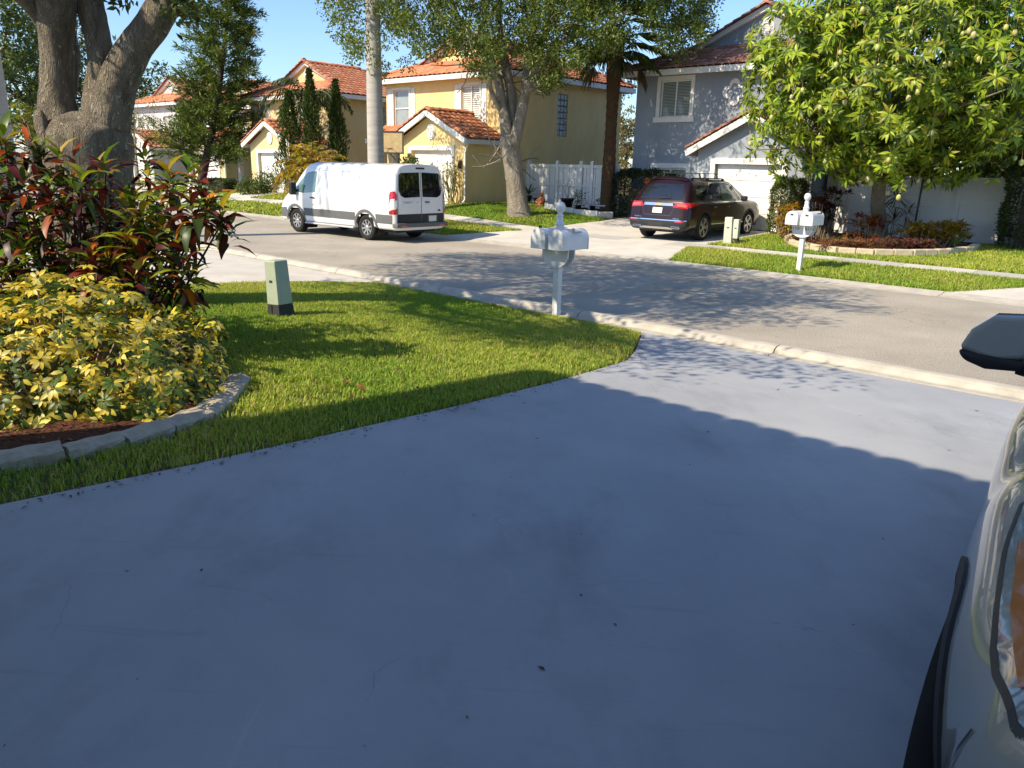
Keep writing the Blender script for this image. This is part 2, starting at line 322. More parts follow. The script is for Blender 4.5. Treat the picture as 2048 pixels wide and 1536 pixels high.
# my driveway: two painted slabs with a control joint, flared at the kerb
DRV=[(12.39,-7.09),(12.75,-7.7),(13.11,-8.32),(13.41,-8.93),(13.53,-9.69),(13.64,-10.53),(13.75,-11.92),(13.82,-14.02),(13.81,-17.4),(21.2,-17.4),(21.2,-9.5),(21.8,-8.3),(22.8,-7.09)]
root=drape('driveway',[(12.6,-7.3),(13.6,-9),(13.9,-11),(13.9,-17.3),(21,-17.3),(21,-9.5),(22.5,-7.3)],CONCG,-.02,2)
for k,poly in enumerate(([(12.39,-7.09),(12.75,-7.7),(13.11,-8.32),(13.41,-8.93),(13.43,-9.03),(21.5,-9.03),(21.8,-8.3),(22.8,-7.09)],
    [(13.433,-9.042),(13.53,-9.69),(13.64,-10.53),(13.75,-11.92),(13.82,-14.02),(13.81,-17.4),(21.2,-17.4),(21.2,-9.5),(21.49,-9.042)])):
    drape('slab',poly,PAINT,0,.8,.05,parent=root)
NDRV=[(-.6,-7.09),(6.5,-7.09),(5.95,-8.4),(5.85,-9.5),(5.85,-17.4),(.2,-17.4),(.2,-8.6)]
drape('neighbour_driveway',NDRV,CONC,0,1.,.05)
FDRV=[(.2,.45),(8.1,.45),(7.25,2.84),(1.3,2.84)]; FDRV2=[(1.3,3.81),(7.2,3.81),(6.95,9.0),(3.6,9.0),(3.55,10.45),(.6,10.45),(1.15,7)]
r=drape('far_driveway',FDRV,CONC,.0,.8,.03); drape('slab',FDRV2,CONC,0,.8,.03,parent=r)
YD=[(-9.3,.45),(-4.6,.45),(-5.2,2.84),(-8.5,2.84)]; YD2=[(-8.5,3.81),(-5.2,3.81),(-5.2,6.1),(-8.5,6.1)]
r=drape('yellow_house_driveway',YD,CONC,0,.8,.03); drape('slab',YD2,CONC,0,.8,.03,parent=r)
FARD=[]
for nm,a in (('cream_house_driveway',-21.4),('peach_house_driveway',-33.9),('white_house_driveway',-45.8)):
    p1=[(a-.9,.45),(a+5,.45),(a+4.2,2.84),(a,2.84)]; p2=[(a,3.81),(a+4,3.81),(a+4,10),(a,10)]; FARD+=[p1,p2]
    r=drape(nm,p1,CONC,0,1.,.03); drape('slab',p2,CONC,0,1.,.03,parent=r)
RD=[(14.2,.45),(24,.45),(23,14),(16.4,14),(16.2,3.4),(15.6,2.4)]
drape('corner_driveway',RD,CONC,0,1.,.03)
root=drape('sidewalk',[(-70,2.87),(16,2.87),(16,3.78),(-70,3.78)],CONCG,-.02,1.)
u=-62.
k=0
while u<16:
    if not(-99<u<-98): drape('paving_slab',[(u,2.85),(u+1.508,2.85),(u+1.508,3.8),(u,3.8)],CONCG if (k*7)%5<2 else CONC,.002,1.6,.03,parent=root)
    u+=1.52; k+=1
# ---------------------------------------------------------------- planting bed next to the driveway, with its edging stones
def G(x,y,h=0): return UDof(gpx(x,y,h))
SP=[(12.05,-12.80),(12.33,-13.02),(12.62,-13.26),(12.90,-13.55),(13.06,-13.88),(13.16,-14.22),(13.19,-14.56),(13.16,-14.90),(13.10,-15.24),(13.05,-15.58)]
BED=SP+[(13.0,-16.6),(6.9,-16.6),(6.4,-12.6),(7.6,-11.9),(9.4,-12.5),(11.2,-12.75)]
tag(drape('planting_bed',BED,MULCH,.012,.6),kind='structure')
edg=thing('stone_edging','curved row of pale rough edging stones between the mulch bed and the lawn strip','edging',W(12.9,-13.7,-.03),0)
inv=Matrix.Translation(-edg.location)
for i in range(len(SP)-1):
    a,b=np.array(SP[i]),np.array(SP[i+1]); L=np.linalg.norm(b-a)-.012; c=(a+b)/2
    mb=MB(); w=.09+.015*random.random(); h=.045+.02*random.random()
    mb.box(-L/2,L/2,-w,w,-.06,h)
    me=mb.mesh('stone',STONE); bm=bmesh.new(); bm.from_mesh(me); bmesh.ops.subdivide_edges(bm,edges=bm.edges,cuts=3,use_grid_fill=True)
    for v in bm.verts:
        v.co+=Vector((random.uniform(-1,1),random.uniform(-1,1),random.uniform(-1,1)))*.008
        if v.co.z>h-.02 and abs(v.co.y)>w-.02: v.co.z-=.018; v.co.y*=.92
    bm.to_mesh(me); bm.free()
    p=W(c[0],c[1],.0); o=child('stone',me,edg); ang=RZ+math.atan2(b[1]-a[1],b[0]-a[0])
    o.matrix_local=inv@Matrix.Translation(p)@Matrix.Rotation(ang,4,'Z')@Matrix.Rotation(random.uniform(-.05,.05),4,'X')
# mulch chips
def scatter_mesh(name,V,Fc,cols,mat,parent=None,label=None,cat=None,kind='stuff',smooth=False):
    me=bpy.data.meshes.new(name); me.vertices.add(len(V)); me.vertices.foreach_set('co',np.ascontiguousarray(V,dtype=np.float32).ravel())
    nl=Fc.shape[1]; n=len(Fc); me.loops.add(n*nl); me.loops.foreach_set('vertex_index',Fc.ravel().astype(np.int32))
    me.polygons.add(n); me.polygons.foreach_set('loop_start',np.arange(0,n*nl,nl,dtype=np.int32))
    if smooth: me.polygons.foreach_set('use_smooth',np.ones(n,bool))
    a=me.color_attributes.new('Col','FLOAT_COLOR','POINT'); a.data.foreach_set('color',np.hstack([cols,np.ones((len(V),1))]).astype(np.float32).ravel())
    me.update(); me.validate(); me.materials.append(mat); o=link(name,me,parent); return tag(o,label,cat,None,kind)
def lowf(u,d,s=1.,seed=0):
    r=np.random.default_rng(seed); z=np.zeros_like(u)
    for _ in range(7): a=r.normal(size=2)*s; z+=np.sin(a[0]*u+a[1]*d+r.random()*6.3)
    return z/2.65
def grass(name,label,poly,dens,h,w,excl=(),seed=1,straw=.10,bare=None,nearw=False):
    r=np.random.default_rng(seed); P=np.array(poly); lo,hi=P.min(0),P.max(0); n=int(dens*(hi[0]-lo[0])*(hi[1]-lo[1]))
    q=lo+r.random((n,2))*(hi-lo); k=inpoly(q,poly)
    for e in excl: k&=~inpoly(q,e)
    q=q[k]; pt=lowf(q[:,0],q[:,1],1.3,seed+5)
    keep=r.random(len(q))<np.clip(.95+.10*pt,.45,1)
    if bare is not None: keep&=r.random(len(q))<bare(q[:,0],q[:,1])
    q=q[keep]; pt=pt[keep]; n=len(q); B=wudv(q[:,0],q[:,1],-.035)
    az=r.random(n)*6.283; lean=r.random(n)*.9; hh=h*(.55+.75*r.random(n))*(1+.12*pt); ww=w*(.7+.6*r.random(n))
    side=np.stack([np.cos(az),np.sin(az),np.zeros(n)],1)*ww[:,None]/2; f=np.stack([-np.sin(az),np.cos(az),np.zeros(n)],1)
    mid=B+f*(lean*hh*.35)[:,None]+np.array([0,0,1])*(hh*.62)[:,None]; tip=B+f*(lean*hh*1.0)[:,None]+np.array([0,0,1])*(hh*(1-.35*lean))[:,None]
    V=np.stack([B-side,B+side,mid+side*.8,mid-side*.8,tip],1).reshape(-1,3); i=np.arange(n)*5
    Q=np.stack([np.stack([i,i+1,i+2],1),np.stack([i,i+2,i+3],1),np.stack([i+3,i+2,i+4],1)],1).reshape(-1,3)
    g=np.array([.20,.34,.04]); y=np.array([.48,.53,.085]); s=np.array([.48,.38,.17])
    t=np.clip(.42+.30*pt+.28*r.normal(size=n),0,1)[:,None]; c=g*(1-t)+y*t; st=(r.random(n)<straw*(1+.8*pt))[:,None]; c=np.where(st,s,c)*(.75+.5*r.random((n,1)))
    scatter_mesh(name,V,Q,np.repeat(c,5,0),GRASS,label=label,cat='grass')
LAWN=[(6.55,-7.09),(12.36,-7.09),(13.08,-8.33),(13.38,-8.94),(13.5,-9.7),(13.61,-10.54),(13.72,-11.93),(13.79,-14.03),(13.78,-16.8),(5.9,-16.8),(5.9,-9.5),(6.0,-8.4)]
def bare(u,d):
    ed=np.interp(-d,[7.09,8.32,8.93,9.69,10.53,11.92,14.02,17],[12.4,13.11,13.41,13.53,13.64,13.75,13.82,13.81]); e=np.clip((ed-u)/.22,0,1)*np.where(lowf(u,d,2.2,9)>.95,.25,1.); return np.where((d<-12.2)&(u>12.3),.30+.35*(lowf(u,d,3.,3)>.0)*1.0,np.clip(.12+.9*e,0,1))
grass('lawn_grass','sunlit green lawn between the painted driveway and the kerb with the white mailbox',LAWN,8200,.062,.0085,[BED],1,.10,bare)
FL=[(8.1,.46),(7.25,2.84),(7.2,2.84),(15.9,2.84),(14.3,.46)]
grass('verge_grass','shaded grass strip between far gutter and sidewalk under the twin mailbox',FL,2600,.10,.016,(),2)
BEDR=[(8.35,6.9),(8.7,5.7),(9.5,4.75),(10.5,4.45),(11.3,4.75),(12.1,5.5),(12.6,6.6),(12.8,7.8),(12.6,8.9),(12.6,10.1),(7.3,10.1),(7.2,9.1)]
FL2=[(7.25,3.81),(15.9,3.81),(16.4,10.1),(7.0,10.1),(7.0,9.0)]
grass('far_lawn_grass','sunlit lawn around the mango tree bed beside the grey house',FL2,1700,.10,.02,[BEDR],3,.06)
OL=[(-4.55,.46),(.15,.46),(1.25,2.84),(-5.15,2.84)]; OL2=[(-5.15,3.81),(1.25,3.81),(1.1,7),(.4,8.6),(-4.6,9.0),(-4.6,5.9),(-5.15,5.9)]
grass('front_lawn_verge','grass verge beside the parked white van',OL,1100,.10,.024,(),4)
grass('front_lawn_grass','lawn under the forked shade tree in front of the white board fence',OL2,1100,.10,.026,(),5,.14)
for k,(a,b) in enumerate(((-16.9,-9.4),(-29.3,-21.2),(-41.2,-33.6))):
    grass('roadside_lawn_grass',('lawn behind the royal palm and white van','lawn with the leaning conifer','lawn beside the low clipped hedge')[k],[(a-1.,.46),(b,.46),(b,9.5),(a,9.5)],260,.12,.05,[[(-70,2.84),(20,2.84),(20,3.82),(-70,3.82)]],8+k)
grass('neighbour_lawn_grass','lawn strip on the far side of the neighbour driveway',[(-14,-7.1),(.1,-7.1),(.15,-12),(-14,-12)],500,.09,.03,(),12)
n=5200; q=np.array(BED).min(0)+RNG.random((n,2))*(np.array(BED).max(0)-np.array(BED).min(0)); q=q[inpoly(q,BED)]; n=len(q); B=wudv(q[:,0],q[:,1],.02)
a=RNG.random(n)*6.28; L=.012+.03*RNG.random(n); w=.005+.008*RNG.random(n); e=np.stack([np.cos(a),np.sin(a),RNG.normal(size=n)*.3],1)*L[:,None]; s=np.stack([-np.sin(a),np.cos(a),RNG.normal(size=n)*.3],1)*w[:,None]
V=np.stack([B-e-s,B+e-s,B+e+s,B-e+s],1).reshape(-1,3); i=np.arange(n)*4
c=np.array([.20,.075,.04])*(.4+1.1*RNG.random((n,1)))
scatter_mesh('mulch_chips',V,np.stack([i,i+1,i+2,i+3],1),np.repeat(c,4,0),GRASS,label='red brown bark mulch under the yellow variegated bush',cat='mulch')
# ================================================================ HOUSES
def Tf(y0): return lambda a,o,z:(a,y0-o,z)          # front wall (faces -y): along x, outwards -y
def Tr(x0): return lambda a,o,z:(x0+o,a,z)          # right wall (faces +x)
def Tl(x0): return lambda a,o,z:(x0-o,a,z)
def wallpanel(mb,T,a0,a1,z0,z1,holes=(),depth=.14):
    xs=sorted({a0,a1,*[h[0] for h in holes],*[h[1] for h in holes]}); zs=sorted({z0,z1,*[h[2] for h in holes],*[h[3] for h in holes]})
    for i in range(len(xs)-1):
        for j in range(len(zs)-1):
            cx,cz=(xs[i]+xs[i+1])/2,(zs[j]+zs[j+1])/2
            if any(h[0]<cx<h[1] and h[2]<cz<h[3] for h in holes): continue
            mb.quad(T(xs[i],0,zs[j]),T(xs[i+1],0,zs[j]),T(xs[i+1],0,zs[j+1]),T(xs[i],0,zs[j+1]))
    for h in holes:
        x0,x1,y0,y1=h[:4]; q=[(x0,y0),(x1,y0),(x1,y1),(x0,y1)]
        for k in range(4):
            (p,r),(s,t)=q[k],q[(k+1)%4]; mb.quad(T(p,0,r),T(s,0,t),T(s,-depth,t),T(p,-depth,r))
def window(parent,T,x0,x1,z0,z1,trim=.13,sill=False,bars='slide',glass=GLASS,blinds=True,shutters=False,proud=.045,sash=.05):
    mb=MB(); f=sash
    mb.boxT(T,x0,x1,-.11,-.05,z1-f,z1); mb.boxT(T,x0,x1,-.11,-.05,z0,z0+f); mb.boxT(T,x0,x0+f,-.11,-.05,z0+f,z1-f); mb.boxT(T,x1-f,x1,-.11,-.05,z0+f,z1-f)
    xm=(x0+x1)/2; zm=(z0+z1)/2; cells=[]
    if bars=='slide': mb.boxT(T,xm-f/2,xm+f/2,-.108,-.045,z0+f,z1-f); cells=[(x0+f,xm-f/2,z0+f,z1-f),(xm+f/2,x1-f,z0+f,z1-f)]
    elif bars=='hung': mb.boxT(T,x0+f,x1-f,-.108,-.045,zm-f/2,zm+f/2); cells=[(x0+f,x1-f,z0+f,zm-f/2),(x0+f,x1-f,zm+f/2,z1-f)]
    else: cells=[(x0+f,x1-f,z0+f,z1-f)]
    w=mb.build('window',TRIM,parent)
    for c in cells:
        g=MB(); g.boxT(T,c[0],c[1],-.135,-.085,c[2],c[3]); g.build('pane',glass,w)
        if blinds:
            b=MB(); z=c[2]+.03; zt_=c[3]-.02
            while z<zt_: b.boxT(T,c[0]+.01,c[1]-.01,-.083,-.0815,z,z+(.028 if blinds!='plant' else .055)); z+=.052 if blinds!='plant' else .085
            b.build('blind',BLIND if blinds!='plant' else TRIM,w)
    if trim:
        t=MB(); o1=proud
        t.boxT(T,x0-trim,x1+trim,.002,o1,z1,z1+trim); t.boxT(T,x0-trim,x0,.002,o1,z0,z1); t.boxT(T,x1,x1+trim,.002,o1,z0,z1)
        t.boxT(T,x0-trim-(.07 if sill else 0),x1+trim+(.07 if sill else 0),.002,o1+(.03 if sill else 0),z0-trim*1.25,z0); t.build('trim',TRIM,w)
    if shutters:
        for sx0 in (x0-trim-.30,x1+trim+.02):
            s=MB(); s.boxT(T,sx0,sx0+.28,.003,.035,z0-.05,z1+.05)
            for zz in (z0+.1,z1-.15): s.boxT(T,sx0+.02,sx0+.26,.036,.05,zz,zz+.06)
            s.build('shutter',TRIM,w)
    return w
def garage_door(parent,T,x0,x1,z0,z1,rows=4,trim=.16,mat=TRIM):
    d=MB(); h=(z1-z0)/rows
    d.boxT(T,x0,x1,-.20,-.17,z0,z1); g=d.build('garage_door',CONCG,parent)
    for r in range(rows):
        p=MB(); p.boxT(T,x0+.004,x1-.004,-.168,-.13,z0+r*h+.006,z0+(r+1)*h-.006); p.build('panel',mat,g,bevel=.006,seg=1)
    t=MB(); t.boxT(T,x0-trim,x1+trim,.002,.05,z1,z1+trim*1.15); t.boxT(T,x0-trim,x0,.002,.05,z0,z1); t.boxT(T,x1,x1+trim,.002,.05,z0,z1); t.build('trim',TRIM,g); return g
def tile_mesh(mat,w=.30,l=.42,r=.06):
    mb=MB(); n=5; lo=[];hi=[]
    for i in range(n+1):
        a=math.pi*i/n; lo.append((-w/2*math.cos(a)*.98,0,r*math.sin(a)+.028)); hi.append((-w/2*math.cos(a)*.98,l,r*.9*math.sin(a)))
    lip=[(x,0,z-.03) for x,_,z in lo]
    mb.add(lo+hi+lip,[(i,i+1,n+2+i,n+1+i) for i in range(n)]+[(i+1,i,2*n+2+i,2*n+3+i) for i in range(n)]); return mb.mesh('roof_tile',mat,True,False)
_TM={}
def tiles_of(kind):
    if kind not in _TM: _TM[kind]=[tile_mesh(m) for m in (TILE if kind=='clay' else TILEB)]
    return _TM[kind]
CAPM={}
def cap_mesh(kind):
    if kind not in CAPM:
        CAPM[kind]=[]
        for m in (TILE if kind=='clay' else TILEB):
            mb=MB(); n=6; A=[];B=[];C=[]
            for i in range(n+1):
                a=math.pi*i/n; A.append((-.14*math.cos(a),0,.11*math.sin(a)+.02)); B.append((-.115*math.cos(a),.44,.09*math.sin(a))); C.append((-.12*math.cos(a),0,.085*math.sin(a)+.01))
            mb.add(A+B+C,[(i,i+1,n+2+i,n+1+i) for i in range(n)]+[(i+1,i,2*n+2+i,2*n+3+i) for i in range(n)]); CAPM[kind].append(mb.mesh('ridge_cap',m,True,False))
    return CAPM[kind]
def caps(parent,p,q,kind,step=.36):
    p=Vector(p); q=Vector(q); a=(q-p); L=a.length; a.normalize(); x=a.cross(Vector((0,0,1))).normalized(); z=x.cross(a); k=0; s=0
    Rm=Matrix((x,a,z)).transposed().to_4x4(); ms=cap_mesh(kind)
    while s<L-.1:
        child('ridge_cap',random.choice(ms),parent,Matrix.Translation(p+a*s+z*.03)@Rm@Matrix.Rotation(random.uniform(-.03,.03),4,'Y')); s+=step
def roofplane(parent,pts,kind,single=False,tw=.30,tl=.36,budget=None):
    """pts: convex polygon, pts[0]->pts[1] is the eave"""
    P=[Vector(p) for p in pts]; ex=(P[1]-P[0]).normalized(); nrm=(P[1]-P[0]).cross(P[2]-P[0]).normalized()
    if nrm.z<0: nrm=-nrm
    es=nrm.cross(ex)
    if es.z<0: es=-es; 
    loc=[((p-P[0]).dot(ex),(p-P[0]).dot(es)) for p in P]; tmax=max(t for _,t in loc)
    dk=MB(); dk.quad(*[tuple(p-nrm*.02) for p in P]); dk.build('roof_deck',DECK,parent,recalc=False)
    def rng(t):
        xs=[]
        for i in range(len(loc)):
            (s0,t0),(s1,t1)=loc[i],loc[(i+1)%len(loc)]
            if (t0-t)*(t1-t)<=0 and t0!=t1: xs.append(s0+(s1-s0)*(t-t0)/(t1-t0))
        return (min(xs),max(xs)) if len(xs)>=2 else None
    ms=tiles_of(kind); Rm=Matrix((ex,es,ex.cross(es))).transposed().to_4x4() if ex.cross(es).z>0 else Matrix((-ex,es,(-ex).cross(es))).transposed().to_4x4()
    places=[]; t=-.03
    while t<tmax-.12:
        r=rng(max(t+.10,.02))
        if r:
            k=math.floor(r[0]/tw); s=(k+.5)*tw
            while s<r[1]+.05:
                if s>r[0]-.05: places.append((s,t))
                s+=tw
        t+=tl
    mats=[Matrix.Translation(P[0]+ex*s+es*tt)@Rm@Matrix.Rotation(random.uniform(-.02,.02),4,'Z') for s,tt in places]
    lim=0 if not single else (budget or 300)
    for m4 in mats[:lim]: child('roof_tile',random.choice(ms),parent,m4)
    rest=mats[lim:]
    if rest:
        src=[ (np.array([v.co for v in me.vertices]),[tuple(p.vertices) for p in me.polygons]) for me in ms]
        mb=MB()
        for m4 in rest:
            k=random.randrange(len(ms)); A=np.array(m4); v=src[k][0]@A[:3,:3].T+A[:3,3]; mb.mi=k; mb.add(v,src[k][1])
        o=mb.build('roof_tiles',TILE if kind=='clay' else TILEB,parent,True,recalc=False); tag(o,kind='stuff')
def fascia(parent,p,q,h=.20,t=.05,soffit=None):
    mb=MB(); p=np.array(p,float); q=np.array(q,float); mb.bar(p-[0,0,h/2+.02],q-[0,0,h/2+.02],t,h); mb.build('fascia',TRIM,parent)
def vent(parent,T,x,z,rx=.24,rz=.32,louver=True):
    mb=MB(); n=24; P=[(x+rx*math.cos(2*math.pi*i/n),z+rz*math.sin(2*math.pi*i/n)) for i in range(n)]; mb.prism(P,T,.004,.05); v=mb.build('gable_vent',TRIM,parent,bevel=.01)
    if louver:
        l=MB(); zz=z-rz*.72
        while zz<z+rz*.75:
            w=rx*.82*math.sqrt(max(0,1-((zz-z)/rz)**2)); l.boxT(T,x-w,x+w,.052,.066,zz,zz+.022); zz+=.055
        l.build('louver',VINYL,v)
def text(parent,body,T,size,x,z,mat,name='lettering',out=.055,depth=.006):
    """each character is its own small part"""
    adv=size*.62; x0=x-adv*(len(body)-1)/2
    for k,ch in enumerate(body):
        cu=bpy.data.curves.new(name,'FONT'); cu.body=ch; cu.size=size; cu.align_x='CENTER'; cu.align_y='CENTER'; cu.extrude=depth/2
        to=bpy.data.objects.new('tmp',cu); COL.objects.link(to); dg=bpy.context.evaluated_depsgraph_get(); me=bpy.data.meshes.new_from_object(to.evaluated_get(dg)); bpy.data.objects.remove(to)
        for v in me.vertices: v.co=Vector(T(x0+k*adv+v.co.x,out+v.co.z,z+v.co.y))
        me.materials.clear(); me.materials.append(mat); link(name,me,parent)
def dutch_roof(parent,xL,xR,yF,yB,ze,s,a,kind,o=.45,single=False,rake=.22,gabmat=None,ventxy=True,caps_on=True):
    xc=(xL+xR)/2; zr=ze+s*((xR-xL)/2+o); zb=ze+s*(a+o); yg=yF+a
    L,R=xL-o,xR+o; Fy,By=yF-o,yB+o
    gl,gr=xL+a,xR-a; yb=By-(R-L)/2+.3
    rf=MB(); rf.quad((L,Fy,ze-.01),(R,Fy,ze-.01),(R,By,ze-.01),(L,By,ze-.01)); roof=rf.build('roof',TRIM,parent,recalc=False)   # soffit
    roofplane(roof,[(L,Fy,ze),(R,Fy,ze),(gr,yg,zb),(gl,yg,zb)],kind,single)
    roofplane(roof,[(R,Fy,ze),(R,By,ze),(xc,yb,zr),(xc,yg-rake,zr),(gr,yg-rake,zb+.0),(gr,yg,zb)][:1]+[(R,By,ze),(xc,yb,zr),(xc,yg,zr),(gr,yg,zb)],kind)
    roofplane(roof,[(L,By,ze),(L,Fy,ze),(gl,yg,zb),(xc,yg,zr),(xc,yb,zr)],kind)
    roofplane(roof,[(R,By,ze),(L,By,ze),(xc,yb,zr)],kind)
    g=MB(); g.quad((gl,yg,zb-.05),(gr,yg,zb-.05),(xc,yg,zr)); g.build('gable',gabmat or TRIM,roof,recalc=False)
    if ventxy: vent(roof,Tf(yg),xc,zb+(zr-zb)*.42,.26,.34)
    for sx in (gl,gr):
        b=MB(); d=1 if sx>xc else -1
        b.bar((sx+d*.25,yg-.10,zb-.25*s-.02),(xc,yg-.10,zr-.02),.16,.17); b.build('rake_board',TRIM,roof)
        for off in (-.16,.0):
            caps(roof,(sx+d*.12,yg-.06+off,zb-.08),(xc,yg-.06+off,zr+.05),kind) if off==-.16 else None
    caps(roof,(R,Fy,ze),(gr,yg,zb),kind); caps(roof,(L,Fy,ze),(gl,yg,zb),kind); caps(roof,(xc,yg-.2,zr),(xc,yb,zr),kind); caps(roof,(R,By,ze),(xc,yb,zr),kind)
    for p,q in (((L,Fy,ze),(R,Fy,ze)),((R,Fy,ze),(R,By,ze)),((R,By,ze),(L,By,ze)),((L,By,ze),(L,Fy,ze))): fascia(roof,p,q)
    return roof
def gable_garage_roof(parent,xL,xR,yF,yB,ze,zp,kind,o=.32,single=False):
    xc=(xL+xR)/2; s=(zp-ze)/((xR-xL)/2+o); L,R=xL-o,xR+o; Fy=yF-.28
    rf=MB(); rf.quad((L,Fy,ze-.01),(xc,Fy,zp-.03),(xc,yB,zp-.03),(L,yB,ze-.01)); rf.quad((xc,Fy,zp-.03),(R,Fy,ze-.01),(R,yB,ze-.01),(xc,yB,zp-.03)); roof=rf.build('garage_roof',TRIM,parent,recalc=False)
    roofplane(roof,[(R,Fy,ze),(R,yB,ze),(xc,yB,zp),(xc,Fy,zp)],kind,single); roofplane(roof,[(L,yB,ze),(L,Fy,ze),(xc,Fy,zp),(xc,yB,zp)],kind,single)
    for sx in (L,R):
        b=MB(); b.bar((sx,Fy-.03,ze-.10),(xc,Fy-.03,zp-.10),.06,.20); b.build('rake_board',TRIM,roof); caps(roof,(sx,Fy+.05,ze+.02),(xc,Fy+.05,zp+.04),kind)
        fascia(roof,(sx,Fy,ze),(sx,yB,ze),.17)
    caps(roof,(xc,Fy,zp),(xc,yB,zp),kind); return roof
def house(name,label,u,d,z,wallm,kind,gw=3.97,gd=2.2,w=7.6,dep=8.0,ge=2.42,gp=3.5,me=5.1,num=None,detail=True,pitch=.42,a=1.35,tiles1=False,side_window=True):
    r=thing(name,label,'house',np.array([*(OO+u*ER+d*EN)[:2],z]),RZ)
    G0,mL,yM,yB=-gw,-w,gd,gd+dep
    wl=MB(); dx0,dx1=-gw/2-1.22,-gw/2+1.22
    wallpanel(wl,Tf(0),G0,0,-.6,ge,[(dx0,dx1,-.02,1.98)],.20); wl.quad((G0,0,ge),(0,0,ge),(-gw/2,0,gp-.12))
    wallpanel(wl,Tl(G0),0,yM,-.6,ge); wallpanel(wl,Tr(0),0,yM,-.6,ge)
    wy=(mL+.55,mL+1.65); w2=(-2.55,-1.45)
    gwz=(.75,2.05)
    hs=[(wy[0],wy[1],3.05,4.65),(w2[0],w2[1],3.05,4.65),(mL+.5,mL+1.9,*gwz)]
    wallpanel(wl,Tf(yM),mL,0,-.6,me,hs); sh=[(yM+3.3,yM+4.0,2.75,4.5)] if side_window else []
    wallpanel(wl,Tr(0),yM,yB,-.6,me,sh); wallpanel(wl,Tl(mL),yM,yB,-.6,me); wl.quad((0,yB,-.6),(mL,yB,-.6),(mL,yB,me),(0,yB,me))
    wl.build('wall',wallm,r,recalc=False)
    window(r,Tf(yM),*wy,3.05,4.65,.10,bars='hung',shutters=True,blinds=False,glass=GLASSP); window(r,Tf(yM),*w2,3.05,4.65,.10,bars='slide',shutters=True,blinds='plant')
    window(r,Tf(yM),mL+.5,mL+1.9,*gwz,.10,bars='slide',blinds='plant',glass=GLASS)
    if side_window:
        T=Tr(0); wb=MB(); wb.boxT(T,yM+3.3,yM+4.0,-.13,-.10,2.75,4.5); gb=wb.build('glass_block_window',CONCG,r)
        for i in range(3):
            for j in range(7):
                b=MB(); b.boxT(T,yM+3.3+i*.2333+.012,yM+3.3+(i+1)*.2333-.012,-.098,-.035,2.75+j*.25+.012,2.75+(j+1)*.25-.012); b.build('glass_block',BLOCK,gb,bevel=.02,seg=1)
    garage_door(r,Tf(0),dx0,dx1,0,1.98)
    if num: text(r,num,Tf(0),.15,-gw/2,2.07,INKL,'house_digit')
    vent(r,Tf(0),-gw/2,ge+.28,.24,.30)
    gable_garage_roof(r,G0,0,0,yM+.02,ge,gp,kind,single=tiles1)
    # low porch roof left of the garage
    pr=MB(); pr.quad((mL-.2,yM-1.1,ge+.05),(G0,yM-1.1,ge+.05),(G0,yM,ge+.62),(mL-.2,yM,ge+.62)); p=pr.build('porch_roof',TRIM,r,recalc=False)
    roofplane(p,[(mL-.2,yM-1.1,ge+.08),(G0-.3,yM-1.1,ge+.08),(G0-.3,yM,ge+.64),(mL-.2,yM,ge+.64)],kind); fascia(p,(mL-.2,yM-1.1,ge+.08),(G0-.3,yM-1.1,ge+.08),.18)
    c=MB(); c.box(mL+.0,mL+.22,yM-1.0,yM-.78,-.6,ge-.05); c.build('porch_column',TRIM,r); c=MB(); c.box(G0-1.0,G0-.78,yM-1.0,yM-.78,-.6,ge-.05); c.build('porch_column',TRIM,r)
    dutch_roof(r,mL,0,yM,yB,me,pitch,a,kind,gabmat=wallm)
    # downpipe at the garage corner
    dp=MB(); dp.tube([(.32,-.20,ge-.16),(.30,-.20,ge-.30),(.08,-.09,ge-.50),(.07,-.09,ge-.62),(.07,-.09,.12),(.12,-.25,.02)],.035,8); dp.build('downpipe',TRIM,r,True)
    lf=MB(); lf.box(-.30,-.20,-.14,-.02,1.3,1.55); lf.box(-.33,-.17,-.17,.0,1.56,1.60); lf.build('wall_lantern',DARK,r)
    return r
yellow=house('yellow_house','two storey yellow stucco house with clay tile roof behind the white van',-4.71,6.0,.70,YEL,'clay',num='8118',tiles1=True)
house('cream_house','cream two storey house with tiled hip roof seen between the royal palm and the conifer',-16.95,6.0,.5,CRM,'clay',me=4.95)
house('peach_house','cream house with a small gabled garage behind the conifer and the low hedge',-29.4,9.0,.42,CRM,'clay',me=5.0,gw=4.1)
house('white_house','white and grey two storey house with gable above the parked dark car',-38.4,8.4,.35,WHT,'clay',me=5.55,side_window=False)

r=thing('distant_bungalow','distant single storey house with broad clay roof left of the big oak trunk','house',np.array([*(OO-62*ER+10*EN)[:2],.3]),RZ)
wl=MB(); wl.box(-9,0,0,9,-.5,2.7); wl.build('wall',CRM,r); dutch_roof(r,-9,0,0,9,2.7,.42,3.2,'clay',gabmat=CRM)
